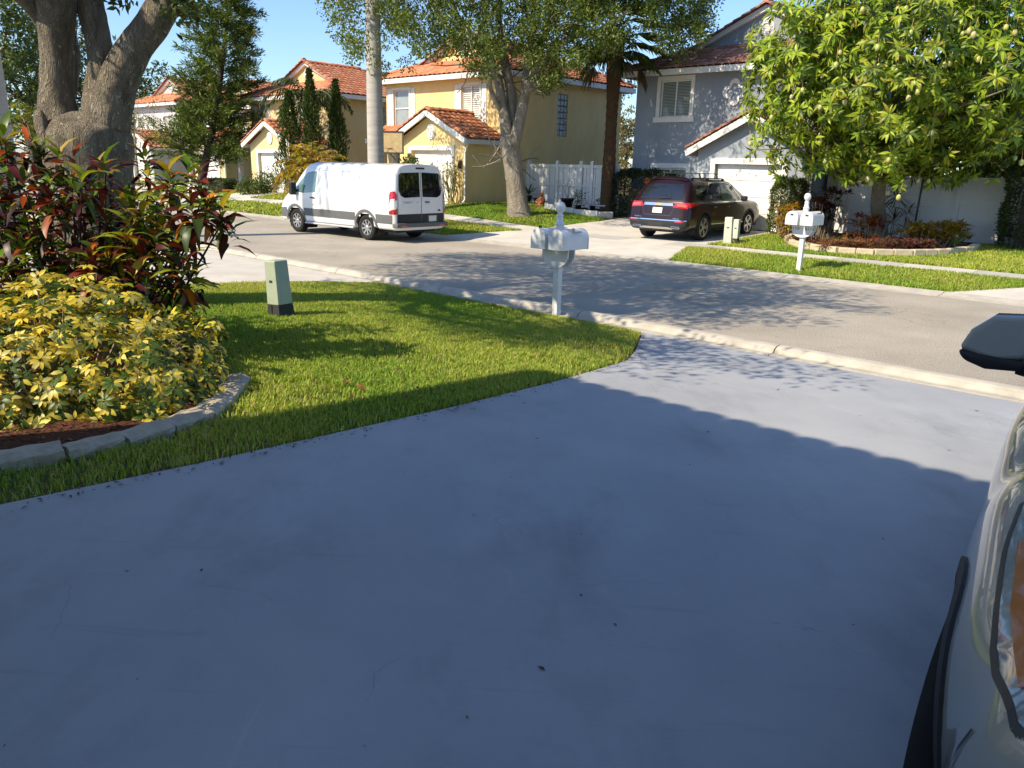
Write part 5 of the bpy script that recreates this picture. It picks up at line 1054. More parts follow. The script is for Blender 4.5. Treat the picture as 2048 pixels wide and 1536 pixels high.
# ---------------------------------------------------------------- palms
def frond(mb_sets,base,d0,L,droop,rng,nl=34,ll=.55,lw=.035,cols=None,up=.9,hang=.5):
    """pinnate frond: returns leaflet arrays and adds the rachis tube"""
    mb,acc=mb_sets; p=np.array(base,float); d=unit(np.array(d0,float)); path=[p]
    for i in range(12): d=unit(d+np.array([0,0,-droop/12])); path.append(path[-1]+d*L/12)
    mb.tube(path,[.022*(1-.8*i/12)+.003 for i in range(13)],5,False)
    for k in range(nl):
        t=.12+.88*k/nl; i=min(11,int(t*12)); f=t*12-i; q=path[i]*(1-f)+path[i+1]*f; ax=unit(path[i+1]-path[i]); s=unit(np.cross(ax,np.array([0,0,1.])))
        for sg in (-1,1):
            dd=unit(s*sg+ax*.55+np.array([0,0,-hang*rng.random()*1.2+.1])+rng.normal(size=3)*.1); acc.append((q,dd,ll*(1-.55*abs(t-.45)*1.4)*(.85+.3*rng.random()),lw))
def palm_crown(root,base,n,L,rng,droop=1.6,elev=(.1,1.2),cols=((.07,.11,.02),(.11,.15,.03)),ll=.6,lw=.04,nl=34,name='crown',hang=.6,mat=LEAF):
    mb=MB(); acc=[]
    for k in range(n):
        a=2*math.pi*(k*.618+rng.random()*.06); e=elev[0]+(elev[1]-elev[0])*rng.random(); frond((mb,acc),base,(math.cos(a)*math.cos(e),math.sin(a)*math.cos(e),math.sin(e)),L*(.8+.35*rng.random()),droop*(.7+.6*rng.random()),rng,nl,ll,lw,hang=hang)
    P=np.array([a[0] for a in acc]); D=np.array([a[1] for a in acc]); m=len(P)
    o=leaves(name,P,D,rdir(m,rng,2.),np.array([a[2] for a in acc]),np.array([a[3] for a in acc]),colmix(m,rng,cols),root,.45,'small',mat); wmesh(mb,'frond_stalks',TWIG,root)
def royal(label,x,yb,Y,hw,top,seed,gw=.25,fr=11):
    rng=np.random.default_rng(seed); P0=atY(x,yb,Y); z0=zw(P0[0],P0[1])-.1; r=thing('royal_palm',label,'palm',(P0[0],P0[1],z0)); mb=MB(); prof=[]; k=int((top-z0)/.085); 
    for i in range(k+1):
        t=i/k; rr=gw*(1.16-.30*t+.05*math.sin(t*5))*(1+(.014 if i%2 else 0)); prof.append((rr,t*(top-z0)))
    mb.lathe(prof,24); mb.build('trunk',BARKP,r,True); mb=MB(); mb.lathe([(gw*.84,top-z0),(gw*.95,top-z0+.3),(gw*.7,top-z0+1.4),(gw*.3,top-z0+1.9)],16); mb.build('crownshaft',UGREEN,r,True)
    palm_crown(r,(P0[0],P0[1],top+1.8),fr,3.2,rng,1.9,(.2,1.3)); return r
royal('smooth grey royal palm trunk standing behind the white van',752,330,29,.26,10.5,1,.255)
royal('pale palm trunk at the left edge beside the far bungalow',-2,300,20.,.3,9.,2,.30,9)
# sabal palm
rng=np.random.default_rng(33); sb=W(-.12,9.15,0); sab=thing('sabal_palm','brown booted sabal palm between the board fence and the grey house','palm',(sb[0],sb[1],sb[2]-.05)); ht=atY(1268,75,sb[1])[2]-sb[2]
mb=MB(); prof=[]; k=60
for i in range(k+1): t=i/k; prof.append(((.25 if t<.12 else .235+.02*math.sin(t*9)+(.10*max(0,t-.72)/.28))*(1+.05*((i%3)-1)*(1 if t>.3 else .4)),t*ht))
mb.lathe(prof,20); mb.build('trunk',BARKS,sab,True)
bm_=MB(); bm_.box(-.055,.055,-.02,.02,0,.34); bme=bm_.mesh('boot',BARKS)
for i in range(120):
    t=.70+.30*i/120; a=i*2.4; R=.235+.10*max(0,t-.72)/.28; child('boot',bme,sab,Matrix.Translation((R*math.cos(a),R*math.sin(a),t*ht))@Matrix.Rotation(a+math.pi/2,4,'Z')@Matrix.Rotation(-.42,4,'X'))
P=[];D=[];N=[];L=[];Cc=[]; pet=MB(); top=np.array([sb[0],sb[1],sb[2]+ht])
for i in range(34):
    a=i*2.399; e=-.75+1.8*(i/34)+.2*rng.random(); dv=np.array([math.cos(a)*math.cos(e),math.sin(a)*math.cos(e),math.sin(e)]); l=.9+.4*rng.random(); c=top+dv*l+np.array([0,0,-.25*l*(e<.3)])
    pet.tube([top,top+dv*l*.5+np.array([0,0,.04]),c],[.022,.016,.01],4,False); s=unit(np.cross(dv,np.array([0,0,1.]))); upv=np.cross(s,dv); old=e<-.45
    for k in range(30):
        b=(k/29-.5)*2.7; dd=unit(dv*math.cos(b)+s*math.sin(b)+np.array([0,0,-.28-.35*old])+.05*rng.normal(size=3)); P.append(c);D.append(dd);N.append(upv+rng.normal(size=3)*.2);L.append((.85+.25*rng.random())*(1-.25*abs(b)/1.35)); Cc.append((.20,.15,.08) if old and rng.random()<.7 else ((.07,.11,.025) if rng.random()<.6 else (.12,.16,.04)))
leaves('crown',P,D,N,np.array(L),np.full(len(P),.042),np.array(Cc)*(.8+.4*rng.random((len(P),1))),sab,.35,'small'); wmesh(pet,'frond_stalks',TWIG,sab)
# queen palm and golden cane palm behind the van
rng=np.random.default_rng(44); p=W(-16.7,6.9,0); qp=thing('queen_palm','drooping green palm between the dark columnar cypresses','palm',tuple(p)); mb=MB(); mb.lathe([(.12,0),(.10,2),(.08,4.4)],12); mb.build('trunk',BARKD,qp,True); palm_crown(qp,p+np.array([0,0,4.4]),16,2.7,rng,2.4,(.1,1.3),((.05,.085,.02),(.10,.14,.03)),.55,.05,36,hang=1.3)
p=W(-9.8,2.3,0); ap=thing('golden_cane_palm','bushy golden cane palm with yellow fronds behind the white van','palm',tuple(p))
mb=MB()
for k in range(9): a=k*2.4; mb.tube([p+np.array([.25*math.cos(a),.25*math.sin(a),0]),p+np.array([.5*math.cos(a),.5*math.sin(a),1.5])],[.04,.03],6)
wmesh(mb,'canes',PANIC,ap); palm_crown(ap,p+np.array([0,0,1.35]),34,1.75,rng,2.1,(.35,1.45),((.42,.31,.02),(.50,.36,.03),(.22,.26,.03),(.38,.20,.02)),.40,.045,30,hang=.8)
# ---------------------------------------------------------------- conifers
def conifer(label,base,top,Rb,nb,seed,lean=None,name='pine_tree',z0=.14,cols=((.06,.10,.022),(.11,.165,.028),(.20,.25,.045)),per=120):
    rng=np.random.default_rng(seed); r=thing(name,label,'tree',tuple(base)); base=np.array(base,float); top=np.array(top,float); mb=MB()
    ctl=[base,base*.62+top*.38+np.array([.25,0,0])*(1 if lean else 0),top]; A=cr(np.array(ctl),8); H_=top[2]-base[2]; mb.tube(list(A),[.26*(1-.85*i/(len(A)-1)) for i in range(len(A))],10)
    P=[];D=[];Nn=[]
    for i in range(nb):
        t=z0+(1-z0)*(i/nb)**.92; k=t*(len(A)-1); j=min(len(A)-2,int(k)); q=A[j]*(1-(k-j))+A[j+1]*(k-j); a=i*2.399+rng.normal()*.2
        R=Rb*(1-.55*max(0,t-.2)/.8)*(.55+.55*rng.random())*(1 if t<.9 else .6); dv=np.array([math.cos(a),math.sin(a),.22]); pth=[q]
        for s in range(5): dv=unit(dv+np.array([0,0,.06-.03*s])+rng.normal(size=3)*.08); pth.append(pth[-1]+dv*R/5)
        mb.tube(pth,[.035,.028,.02,.015,.01,.006],4,False); pa=np.array(pth)
        tt=1-.75*rng.random(per)**1.2; kk=tt*4.999; jj=kk.astype(int); q2=pa[jj]*(1-(kk-jj)[:,None])+pa[jj+1]*(kk-jj)[:,None]; P.append(q2+rng.normal(size=(per,3))*np.array([.12,.12,.10])); D.append(unit(dv+rng.normal(size=(per,3))*.75+np.array([0,0,.15])))
    P=np.concatenate(P);D=np.concatenate(D);n=len(P); leaves('crown',P,D,rdir(n,rng,.5),.24+.18*rng.random(n),.045+.02*rng.random(n),colmix(n,rng,cols,[.4,.38,.22]),r,.1,'small',NEEDLE); wmesh(mb,'trunk',BARKD,r); return r
pb=W(-25.6,5.3,0); conifer('tall leaning conifer with tufted branches left of the white van',pb-np.array([0,0,.1]),atY(478,-150,pb[1]+.5),3.1,215,8,True,per=170)
def spire(label,x,ytop,u,d,R,seed,name='columnar_cypress',cols=((.03,.052,.014),(.05,.085,.018),(.085,.12,.022))):
    rng=np.random.default_rng(seed); p=W(u,d,-.05); h=atY(x,ytop,p[1])[2]-p[2]; r=thing(name,label,'tree',tuple(p),0,'columnar cypresses'); n=4200; t=rng.random(n)**.8; a=rng.random(n)*6.28; prof=R*np.minimum(1,(.35+t*3))*np.clip((1-t)*1.7,0.04,1)**.8*(.75+.3*np.sin(a*3+t*14)); rr=prof*(.55+.5*rng.random(n))
    P=np.stack([p[0]+rr*np.cos(a),p[1]+rr*np.sin(a),p[2]+.2+t*(h-.2)],1); D=unit(np.stack([np.cos(a)*.5,np.sin(a)*.5,1+0*a],1)+rng.normal(size=(n,3))*.35); leaves('crown',P,D,rdir(n,rng),.14+.10*rng.random(n),.04+.02*rng.random(n),colmix(n,rng,cols),r,.0,'small',NEEDLE); mb=MB(); mb.tube([p,p+np.array([0,0,h*.9])],[.10,.02],6); wmesh(mb,'trunk',BARKD,r)
def uforpx(x,d): 
    r_=ray(x,330); t=(d+(OO-CAMP)@EN)/(r_@EN); return float((CAMP+t*r_-OO)@ER)
for (x,yt,d,R,lab) in ((583,186,4.2,.75,'broad dark cypress touching the conifer'),(626,142,4.4,.50,'tallest slim cypress before the cream house'),(676,163,5.6,.52,'shorter slim cypress nearest the royal palm')): spire(lab,x,yt,uforpx(x,d),d,R,int(x))
# ---------------------------------------------------------------- generic broadleaf crowns
def broadleaf(name,label,base,H_,Rx,Rz,nclump,per,seed,cols,ls=.12,tr=.12,sparse=1.,cat='tree',bark=BARKD,group=None,zc=None,style='small',curl=.25,trunk=True,cr_=.35):
    rng=np.random.default_rng(seed); base=np.array(base,float); r=thing(name,label,cat,tuple(base),0,group); zc=H_-Rz*.9 if zc is None else zc
    c=unit(rng.normal(size=(nclump,3)))*np.cbrt(rng.random((nclump,1)))**.7*np.array([Rx,Rx,Rz])*(1+.22*rng.normal(size=(nclump,1))); c=c+base+np.array([0,0,zc]); c=c[c[:,2]>base[2]+.05]
    P,d=clump_leaves(c,cr_*Rx*(.3+.45*rng.random(len(c))),per,rng,.8); n=len(P); P[:,2]=np.maximum(P[:,2],base[2]+.03)
    leaves('crown',P,unit(d+rng.normal(size=(n,3))*.7),rdir(n,rng,.8),ls*(.7+.6*rng.random(n)),ls*.42*(.7+.6*rng.random(n)),colmix(n,rng,cols),r,curl,style)
    if trunk:
        mb=MB(); mid=base+np.array([0,0,zc*.75]); mb.tube([base-np.array([0,0,.1]),base*.5+mid*.5+rng.normal(size=3)*tr*.4,mid],[tr*1.2,tr,tr*.8],8)
        for i in range(0,len(c),max(1,len(c)//9)): mb.tube([mid,(mid+c[i])/2+rng.normal(size=3)*.1*Rx*.3,c[i]],[tr*.55,tr*.35,tr*.12],5,False)
        wmesh(mb,'trunk',bark,r)
    return r
DG=[(.03,.055,.015),(.045,.075,.018),(.075,.105,.022)]; MG=[(.05,.085,.02),(.08,.12,.025),(.12,.16,.03)]; YG=[(.14,.17,.03),(.20,.21,.04),(.10,.13,.03)]
p=W(-32.8,5.0,0); broadleaf('wispy_tree','thin yellow green tree with sparse crown in front of the white house',p,6.2,2.4,2.1,95,34,21,[(.20,.19,.06),(.26,.23,.09),(.15,.16,.05)],.12,.07,trunk=True,bark=TWIG)
for k,(x,y0,Y,H_,R,lab) in enumerate(((70,330,74,12.5,5.5,'dark tree mass behind the bungalow at the far left'),(150,330,80,14,6,'tall dark tree behind the fork of the oak'),(262,330,86,11.5,4.5,'rounded dark tree between the oak trunk and the white house'),(20,330,66,15.5,4,'loose tall tree at the left edge of the sky'))):
    p=atY(x,y0,Y); broadleaf('background_tree',lab,(p[0],p[1],zw(p[0],p[1])),H_,R,H_*.38,120,42,60+k,DG if k!=3 else MG,.42,.3)
p=atY(62,330,48); r=thing('yellow_green_palm','yellow green palm fronds in front of the bungalow roof','palm',(p[0],p[1],.2)); mb=MB(); mb.lathe([(.16,0),(.12,3.6)],10); mb.build('trunk',BARKP,r,True); palm_crown(r,(p[0],p[1],3.8),16,2.6,np.random.default_rng(3),2.0,(.0,1.3),((.13,.17,.02),(.22,.24,.04)),.6,.06,30)
for k,(x,Y,H_,lab) in enumerate(((1252,46,4.6,'yellowish climbing shrub in the gap between yellow and grey houses'),(1236,52,4.2,'pale shrub at the back corner of the yellow house'))):
    p=atY(x,330,Y); broadleaf('gap_shrub',lab,(p[0],p[1],.6),H_,.85,H_*.48,60,40,80+k,[(.20,.17,.06),(.13,.14,.04),(.28,.22,.09)],.16,.06,cat='shrub')
for k,(u,d,H_,R) in enumerate(((-2,38,8,4.5),(16,34,9,5),(28,30,10,5),(-24,36,9,5),(float(uforpx(2005,15)),15,4.6,2.4),(float(uforpx(2075,16)),16,5.6,2.8))):
    p=W(u,d,0); broadleaf('backyard_tree',('leafy tree behind the white fence gap','leafy tree behind the mango','leafy tree beyond the corner driveway','leafy tree behind the cream house','round leafy tree just above the panel fence','taller leafy tree above the fence at the right edge')[k],p,H_,R,H_*.4,90,40,90+k,MG,.34,.25)
# ---------------------------------------------------------------- shrubs and hedges
def boxhedge(name,label,u0,u1,d0,d1,h,n,seed,cols,ls=.05,cat='hedge',round_=False):
    rng=np.random.default_rng(seed); uc,dc=(u0+u1)/2,(d0+d1)/2; p=W(uc,dc,-.02); r=thing(name,label,cat,tuple(p)); a=rng.random((n,3))
    face=rng.integers(0,3,n); q=a.copy()
    for ax in range(3): k=(face==ax); q[k,ax]=np.where(rng.random(k.sum())<(.5 if ax<2 else .05),.03*rng.random(k.sum()),1-.03*rng.random(k.sum()))
    if round_:
        v=q*2-1; vv=v.copy(); vv[:,2]=np.maximum(vv[:,2],0); v=v/np.maximum(.55,(np.abs(vv)**4).sum(1,keepdims=True)**.25); v*= (1-.13*rng.random((n,1)))*(1+.06*np.sin(v[:,:1]*9+v[:,2:]*7)); q=(v+1)/2
    u=u0+q[:,0]*(u1-u0); d=d0+q[:,1]*(d1-d0); P=wudv(u,d,0); P[:,2]+=q[:,2]*h*(1+.03*np.sin(u*9)); P+=rng.normal(size=(n,3))*.02
    leaves('foliage',P,rdir(n,rng,.6),rdir(n,rng,.6),ls*(.7+.6*rng.random(n)),ls*.5*(.7+.6*rng.random(n)),colmix(n,rng,cols),r,.2,'small'); mb=MB(); s=.10 if not round_ else .30
    c=[W(u0+s*(u1-u0),d0+s*(d1-d0),0),W(u1-s*(u1-u0),d0+s*(d1-d0),0),W(u1-s*(u1-u0),d1-s*(d1-d0),0),W(u0+s*(u1-u0),d1-s*(d1-d0),0)]; hh=np.array([0,0,h*(.86 if not round_ else .62)]); mb.add(c+[x+hh for x in c],[(4,5,6,7),(0,1,5,4),(1,2,6,5),(2,3,7,6),(3,0,4,7)]); wmesh(mb,'branches',BARKD,r,False)
uh=uforpx(438,5.6); boxhedge('clipped_hedge','low clipped dark hedge on the lawn left of the conifer',uh-1.2,uh+1.15,5.2,6.0,.62,5200,31,DG,.07)
boxhedge('tall_shrub','upright clipped shrub beside the white garage door of the grey house',6.95,7.95,7.9,8.75,1.72,9000,32,[(.06,.095,.02),(.10,.14,.03),(.16,.17,.04)],.07,'shrub',True)
boxhedge('flowering_shrub','dark round shrub with an orange flower behind the maroon car',-.05,2.7,8.9,10.2,1.75,12000,35,[(.02,.035,.012),(.03,.05,.016)],.075,'shrub',True)
p=W(1.75,9.0,1.42); fl=MB(); 
for a in np.linspace(0,2*math.pi,8)[:-1]: fl.bar(p,p+np.array([.11*math.cos(a),-.05,.11*math.sin(a)]),.05,.02)
wmesh(fl,'flower',M('orange_flower',(.65,.13,.01),.6),bpy.data.objects['flowering_shrub'],False)
for k,(x,y,R,h) in enumerate(((505,388,.9,.7),(535,386,1.1,1.0),(566,384,.9,1.1))):
    u,d=G(x,y); broadleaf('low_shrub',('spreading green shrub at the foot of the conifer','taller green shrub below the conifer trunk','green shrub just left of the van nose')[k],W(u,d,-.05),h,R*.9,h*.5,40,46,120+k,MG,.12,.04,cat='shrub',zc=h*.5)
u=15.2; boxhedge('corner_shrub','tall leafy shrub against the panel fence at the right edge',13.1,14.6,8.9,10.2,2.6,9000,36,[(.03,.055,.016),(.05,.08,.02),(.09,.11,.03)],.09,'shrub',True)
# ---------------------------------------------------------------- rosette plants (crotons, spikes) helper
def rosettes(name,label,centers,nl,L,Wd,cols,seed,cat='shrub',el=(.1,1.2),curl=.5,stem=True,parts=0,style='lance',group=None,weights=None,jit=.35,base=None):
    rng=np.random.default_rng(seed); C=np.array(centers,float); b=C.mean(0) if base is None else np.array(base,float); r=thing(name,label,cat,(b[0],b[1],zw(b[0],b[1])),0,group)
    P=[];D=[];N=[]
    for c in C:
        a=rng.random(nl)*.3+np.arange(nl)*2.399; e=el[0]+(el[1]-el[0])*rng.random(nl); dv=np.stack([np.cos(a)*np.cos(e),np.sin(a)*np.cos(e),np.sin(e)],1); P.append(c+dv*.02+np.array([0,0,1])*(rng.random((nl,1))-.5)*L*.35); D.append(dv); N.append(np.stack([-np.cos(a)*np.sin(e),-np.sin(a)*np.sin(e),np.cos(e)],1)+rng.normal(size=(nl,3))*.25)
    P=np.concatenate(P);D=np.concatenate(D);N=np.concatenate(N);n=len(P); LL=L*(.6+.6*rng.random(n)); WW=Wd*(.7+.5*rng.random(n)); cc=colmix(n,rng,cols,weights,jit)
    leaves('foliage',P,D,N,LL,WW,cc,r,curl,style)
    if stem:
        mb=MB()
        for c in C[::max(1,len(C)//60)]: g=np.array([c[0]*.7+b[0]*.3,c[1]*.7+b[1]*.3,0]); g[2]=zw(g[0],g[1])-.03; mb.tube([g,(g+c)/2+rng.normal(size=3)*.03,c],[.014,.011,.007],5,False)
        wmesh(mb,'stems',TWIG,r)
    return r
def scatter_px(poly,n,Y0,Y1,rng,surf=False):
    xs=[p[0] for p in poly]; ys=[p[1] for p in poly]; out=[]
    while len(out)<n:
        q=np.array([[min(xs)+(max(xs)-min(xs))*rng.random(),min(ys)+(max(ys)-min(ys))*rng.random()]])
        if inpoly(q,poly)[0]: out.append(atY(q[0,0],q[0,1],Y0+(Y1-Y0)*rng.random()))
    return np.array(out)
# ---------------------------------------------------------------- single large leaves as objects
def leaf_obj_mesh(name,cols,wave=.06,curl=.45,w=.26,twist=0.,mat=LEAF,st=7,mid=None):
    V=[];Fc=[];Cl=[]; rr=random.Random(hash(name)%1000)
    for i in range(st):
        t=i/(st-1); hw=w*.5*math.sin(math.pi*min(1,t*.92+.06))**.8 if 0<i<st-1 else w*.04
        y=t*(1-.3*curl*t); z=-curl*t*t*.9; a=twist*t
        for k in (-1,0,1):
            x=k*hw; zz=z+(abs(k)*hw*.35)+(wave*math.sin(t*11+k)*abs(k)*hw*2)
            V.append((x*math.cos(a)-0*math.sin(a),y,zz+x*math.sin(a))); c=cols[int(t*2.99)%len(cols)]; Cl.append(mid if (k==0 and mid) else tuple(min(1,q*(.8+.4*rr.random())) for q in c))
    for i in range(st-1):
        b=i*3; Fc+=[(b,b+1,b+4,b+3),(b+1,b+2,b+5,b+4)]
    me=bpy.data.meshes.new(name); me.from_pydata(V,[],Fc); a=me.color_attributes.new('Col','FLOAT_COLOR','POINT'); a.data.foreach_set('color',np.hstack([np.array(Cl),np.ones((len(V),1))]).astype(np.float32).ravel()); me.materials.append(mat); me.polygons.foreach_set('use_smooth',[True]*len(Fc)); return me
def leaf_objects(parent,P,D,N,L,meshes,idx,name='leaf',sw=None):
    bpy.context.view_layer.update(); Mi=parent.matrix_world.inverted()
    for i in range(len(P)):
        y=Vector(D[i]).normalized(); x=y.cross(Vector(N[i])).normalized(); z=x.cross(y); s=L[i]
        M4=Matrix.Translation(Vector(P[i]))@Matrix((x,y,z)).transposed().to_4x4()@Matrix.Scale(s,4); child(name,meshes[idx[i]],parent,Mi@M4)
# ---------------------------------------------------------------- red croton shrub in the near bed
rng=np.random.default_rng(77)
CPOLY=[(-60,262),(0,268),(45,285),(100,312),(150,322),(215,335),(270,318),(330,335),(395,348),(420,392),(452,425),(478,455),(474,500),(440,500),(415,478),(385,520),(395,585),(300,600),(150,610),(-60,615)]
C=np.concatenate([scatter_px(CPOLY,128,6.9,8.5,rng),scatter_px([(-420,300),(-60,262),(-60,615),(-420,620)],60,7.,8.6,rng),scatter_px([(-40,430),(380,430),(400,560),(380,620),(-40,620)],70,6.7,8.2,rng)]); cro=thing('croton_shrub','tall croton shrub with red, orange and green leaves in the near bed','shrub',tuple(gpx(150,640)))
E1=np.array([atY(447,440,7.1),atY(400,360,7.3),atY(290,330,7.4),atY(210,345,7.2),atY(120,325,7.4),atY(60,300,7.4),atY(10,285,7.4),atY(420,420,7.2),atY(340,360,7.3)]); C=np.concatenate([C,E1])
nl=13; P=[];D=[];N=[]
for c in C:
    a=np.arange(nl)*2.399+rng.random()*6; e=np.linspace(-.25,1.25,nl)+rng.normal(size=nl)*.15; dv=np.stack([np.cos(a)*np.cos(e),np.sin(a)*np.cos(e),np.sin(e)],1)
    P.append(c+np.array([0,0,1])*(np.linspace(-.12,.06,nl))[:,None]+dv*.015); D.append(dv); N.append(np.stack([-np.cos(a)*np.sin(e),-np.sin(a)*np.sin(e),np.cos(e)],1)+rng.normal(size=(nl,3))*.3)
P,D,N=map(np.concatenate,(P,D,N)); n=len(P); L=.13+.18*rng.random(n); tt=np.tile(np.linspace(0,1,nl),len(C))
kinds=[('croton_red',[(.12,.014,.014),(.18,.03,.012),(.08,.014,.014)],(.30,.05,.015)),('croton_orange',[(.50,.11,.012),(.42,.08,.015),(.30,.04,.012)],(.55,.25,.03)),('croton_dark',[(.035,.014,.014),(.05,.012,.014),(.025,.02,.012)],(.10,.015,.015)),('croton_maroon',[(.075,.012,.016),(.12,.016,.018),(.05,.012,.014)],(.22,.03,.02)),('croton_green',[(.09,.18,.018),(.14,.24,.02),(.08,.15,.015)],(.34,.33,.03)),('croton_yellow',[(.40,.32,.03),(.28,.26,.03),(.42,.24,.025)],(.48,.40,.05)),('croton_pink',[(.34,.10,.075),(.26,.07,.05),(.18,.04,.035)],(.40,.14,.05)),('croton_deep_green',[(.025,.06,.015),(.035,.075,.016),(.02,.045,.013)],(.07,.10,.02))]
CM=[leaf_obj_mesh(k,c,.10,(.45,.7,.9)[(i*5)%3],.31,.35*(i%3-1),mid=m) for i,(k,c,m) in enumerate(kinds)]
idx=np.array([rng.choice(8,p=[.03,.04,.10,.05,.45,.17,.02,.14]) if t>.72 else rng.choice(8,p=[.06,.075,.29,.16,.10,.035,.05,.23]) for t in tt])
order=np.argsort(np.linalg.norm(P-CAMP,axis=1)-.25*rng.random(n)); big=order[:300]; rest=order[300:]
leaf_objects(cro,P[big],D[big],N[big],L[big],CM,idx[big])
kc=np.array([np.mean(c,0) for _,c,_ in kinds]); leaves('foliage',P[rest],D[rest],N[rest],L[rest],L[rest]*.26,kc[idx[rest]]*(.7+.6*rng.random((len(rest),1))),cro,.55,'lance',kind='stuff')
mb=MB()
for c in C[::3]: g=np.array([c[0]*.55+cro.location[0]*.45,c[1]*.55+cro.location[1]*.45,cro.location[2]-.02]); mb.tube([g,(g+c)/2+rng.normal(size=3)*.06,c],[.016,.012,.008],5,False)
wmesh(mb,'stems',BARKD,cro)
# ---------------------------------------------------------------- yellow variegated schefflera
rng=np.random.default_rng(88); B0=np.array([-3.78,6.05,.24]); sch=thing('variegated_bush','dense yellow variegated umbrella bush behind the edging stones','shrub',(B0[0],B0[1],zw(B0[0],B0[1])))
v=unit(rng.normal(size=(2300,3))); v[:,2]=np.abs(v[:,2])*1.0-.12; v=unit(v)*(1-.32*rng.random((len(v),1))**1.5)*(1+.10*np.sin(v[:,:1]*7+v[:,1:2]*6)); C=B0+v*np.array([1.62,1.42,.91])*(1+.07*np.sin(v[:,:1]*13+v[:,2:]*9)*np.cos(v[:,1:2]*11)); C[:,2]=np.maximum(C[:,2],.40)
C2=np.array([B0+np.array([-1.6+rng.normal()*.5,-.3+rng.normal()*.4,.5+.35*rng.random()]) for _ in range(120)]); C=np.concatenate([C,C2]); out=unit(np.concatenate([v*np.array([1/1.58,1/1.12,1/.92]),rdir(120,rng,1.)])+np.array([0,0,.35])); px,py=visible_px(C); k=(px>-520)&(px<446+rng.normal(size=len(C))*4); C,out=C[k],out[k]
nl=8; P=[];D=[];N=[]
for c,o in zip(C,out):
    o=unit(o+rng.normal(size=3)*.35); a=unit(np.cross(o,[.3,.2,1.])); b=np.cross(o,a); th=np.arange(nl)*2*math.pi/nl+rng.random()*6; dv=a*np.cos(th)[:,None]+b*np.sin(th)[:,None]+o*.15; P.append(np.repeat(c[None],nl,0)+dv*.012); D.append(dv+np.array([0,0,-.18])); N.append(np.repeat(o[None],nl,0)+rng.normal(size=(nl,3))*.15)
P,D,N=map(np.concatenate,(P,D,N)); n=len(P); L=.052+.036*rng.random(n)
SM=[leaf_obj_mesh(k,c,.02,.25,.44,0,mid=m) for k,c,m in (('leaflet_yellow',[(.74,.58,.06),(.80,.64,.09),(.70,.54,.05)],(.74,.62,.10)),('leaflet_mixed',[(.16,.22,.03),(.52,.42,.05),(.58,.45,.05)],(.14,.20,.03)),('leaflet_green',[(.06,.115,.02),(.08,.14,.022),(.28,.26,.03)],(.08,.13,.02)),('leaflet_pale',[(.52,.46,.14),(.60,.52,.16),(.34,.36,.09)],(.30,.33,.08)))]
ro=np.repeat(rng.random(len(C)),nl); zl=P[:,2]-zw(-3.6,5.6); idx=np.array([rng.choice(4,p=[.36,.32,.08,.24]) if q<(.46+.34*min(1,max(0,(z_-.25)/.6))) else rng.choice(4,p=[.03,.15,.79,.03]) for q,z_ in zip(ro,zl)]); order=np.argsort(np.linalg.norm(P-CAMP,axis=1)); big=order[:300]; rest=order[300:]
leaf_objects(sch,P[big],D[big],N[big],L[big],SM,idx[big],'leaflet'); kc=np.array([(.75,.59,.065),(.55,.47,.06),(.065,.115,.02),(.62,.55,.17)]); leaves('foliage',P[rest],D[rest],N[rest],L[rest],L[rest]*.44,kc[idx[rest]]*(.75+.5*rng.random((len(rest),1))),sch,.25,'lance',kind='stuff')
mb=MB()
for c in C[::7]: g=np.array([c[0]*.6+B0[0]*.4,c[1]*.6+B0[1]*.4,zw(c[0],c[1])-.02]); mb.tube([g,(g+c)/2+rng.normal(size=3)*.05,c],[.014,.011,.006],5,False)
wmesh(mb,'stems',TWIG,sch)
# ---------------------------------------------------------------- mango tree
rng=np.random.default_rng(99); mbp=gpx(1757,482); mango=thing('mango_tree','mango tree full of hanging fruit over the flower bed by the grey house','tree',(mbp[0],mbp[1],mbp[2]-.05))
MC=W(10.45,7.3,0); MC[2]=4.75
v=unit(rng.normal(size=(4600,3))); rad=(1-.45*rng.random((len(v),1))**1.5)*(1+.15*np.sin(v[:,:1]*7+3*v[:,2:])*np.cos(v[:,1:2]*6+4*v[:,2:]+1)+.08*rng.normal(size=(len(v),1))); ax=np.array([3.95,3.7,2.95]); C=MC+v*rad*ax
lowc=np.array([atY(*q,MC[1]+dy) for q,dy in [((1575,345),-1.6),((1590,365),-1.8),((1560,350),-1.5),((1600,345),-2.),((1568,372),-1.6),((1500,180),.2),((1510,215),.3),((1497,260),.3),((1510,300),.2),((1535,120),.8),((1548,140),.8),((1560,60),1.),((1560,100),1.)]]); C=np.concatenate([C,lowc]); v=np.concatenate([v,unit(lowc-MC)])
px,py=visible_px(C); k=(C[:,2]>1.95)&~((py>395)&(px<1990)); k&=~((v[:,1]>.45)&(rng.random(len(v))<.55)); k&=~((px<1490)&(px>0)); k&=~((np.sin(C[:,0]*2.3+C[:,2]*1.7)*np.cos(C[:,2]*2.6-C[:,1]*1.5+.6)>.52)&(np.linalg.norm((C-MC)/ax,axis=1)>.72))
C,v=C[k],v[k]
nl=11; P=[];D=[];N=[]
for c,o in zip(C,v):
    o=unit(o+np.array([0,0,.5])+rng.normal(size=3)*.3); a=unit(np.cross(o,[.3,.2,1.])); b=np.cross(o,a); th=np.arange(nl)*2.399+rng.random()*6; el=rng.random(nl)*.9; dv=(a*np.cos(th)[:,None]+b*np.sin(th)[:,None])*np.cos(el)[:,None]+o*np.sin(el)[:,None]+np.array([0,0,-.30]); P.append(np.repeat(c[None],nl,0)+dv*.02); D.append(dv); N.append(np.repeat(o[None],nl,0)+rng.normal(size=(nl,3))*.3)
P,D,N=map(np.concatenate,(P,D,N)); n=len(P); L=.18+.14*rng.random(n)
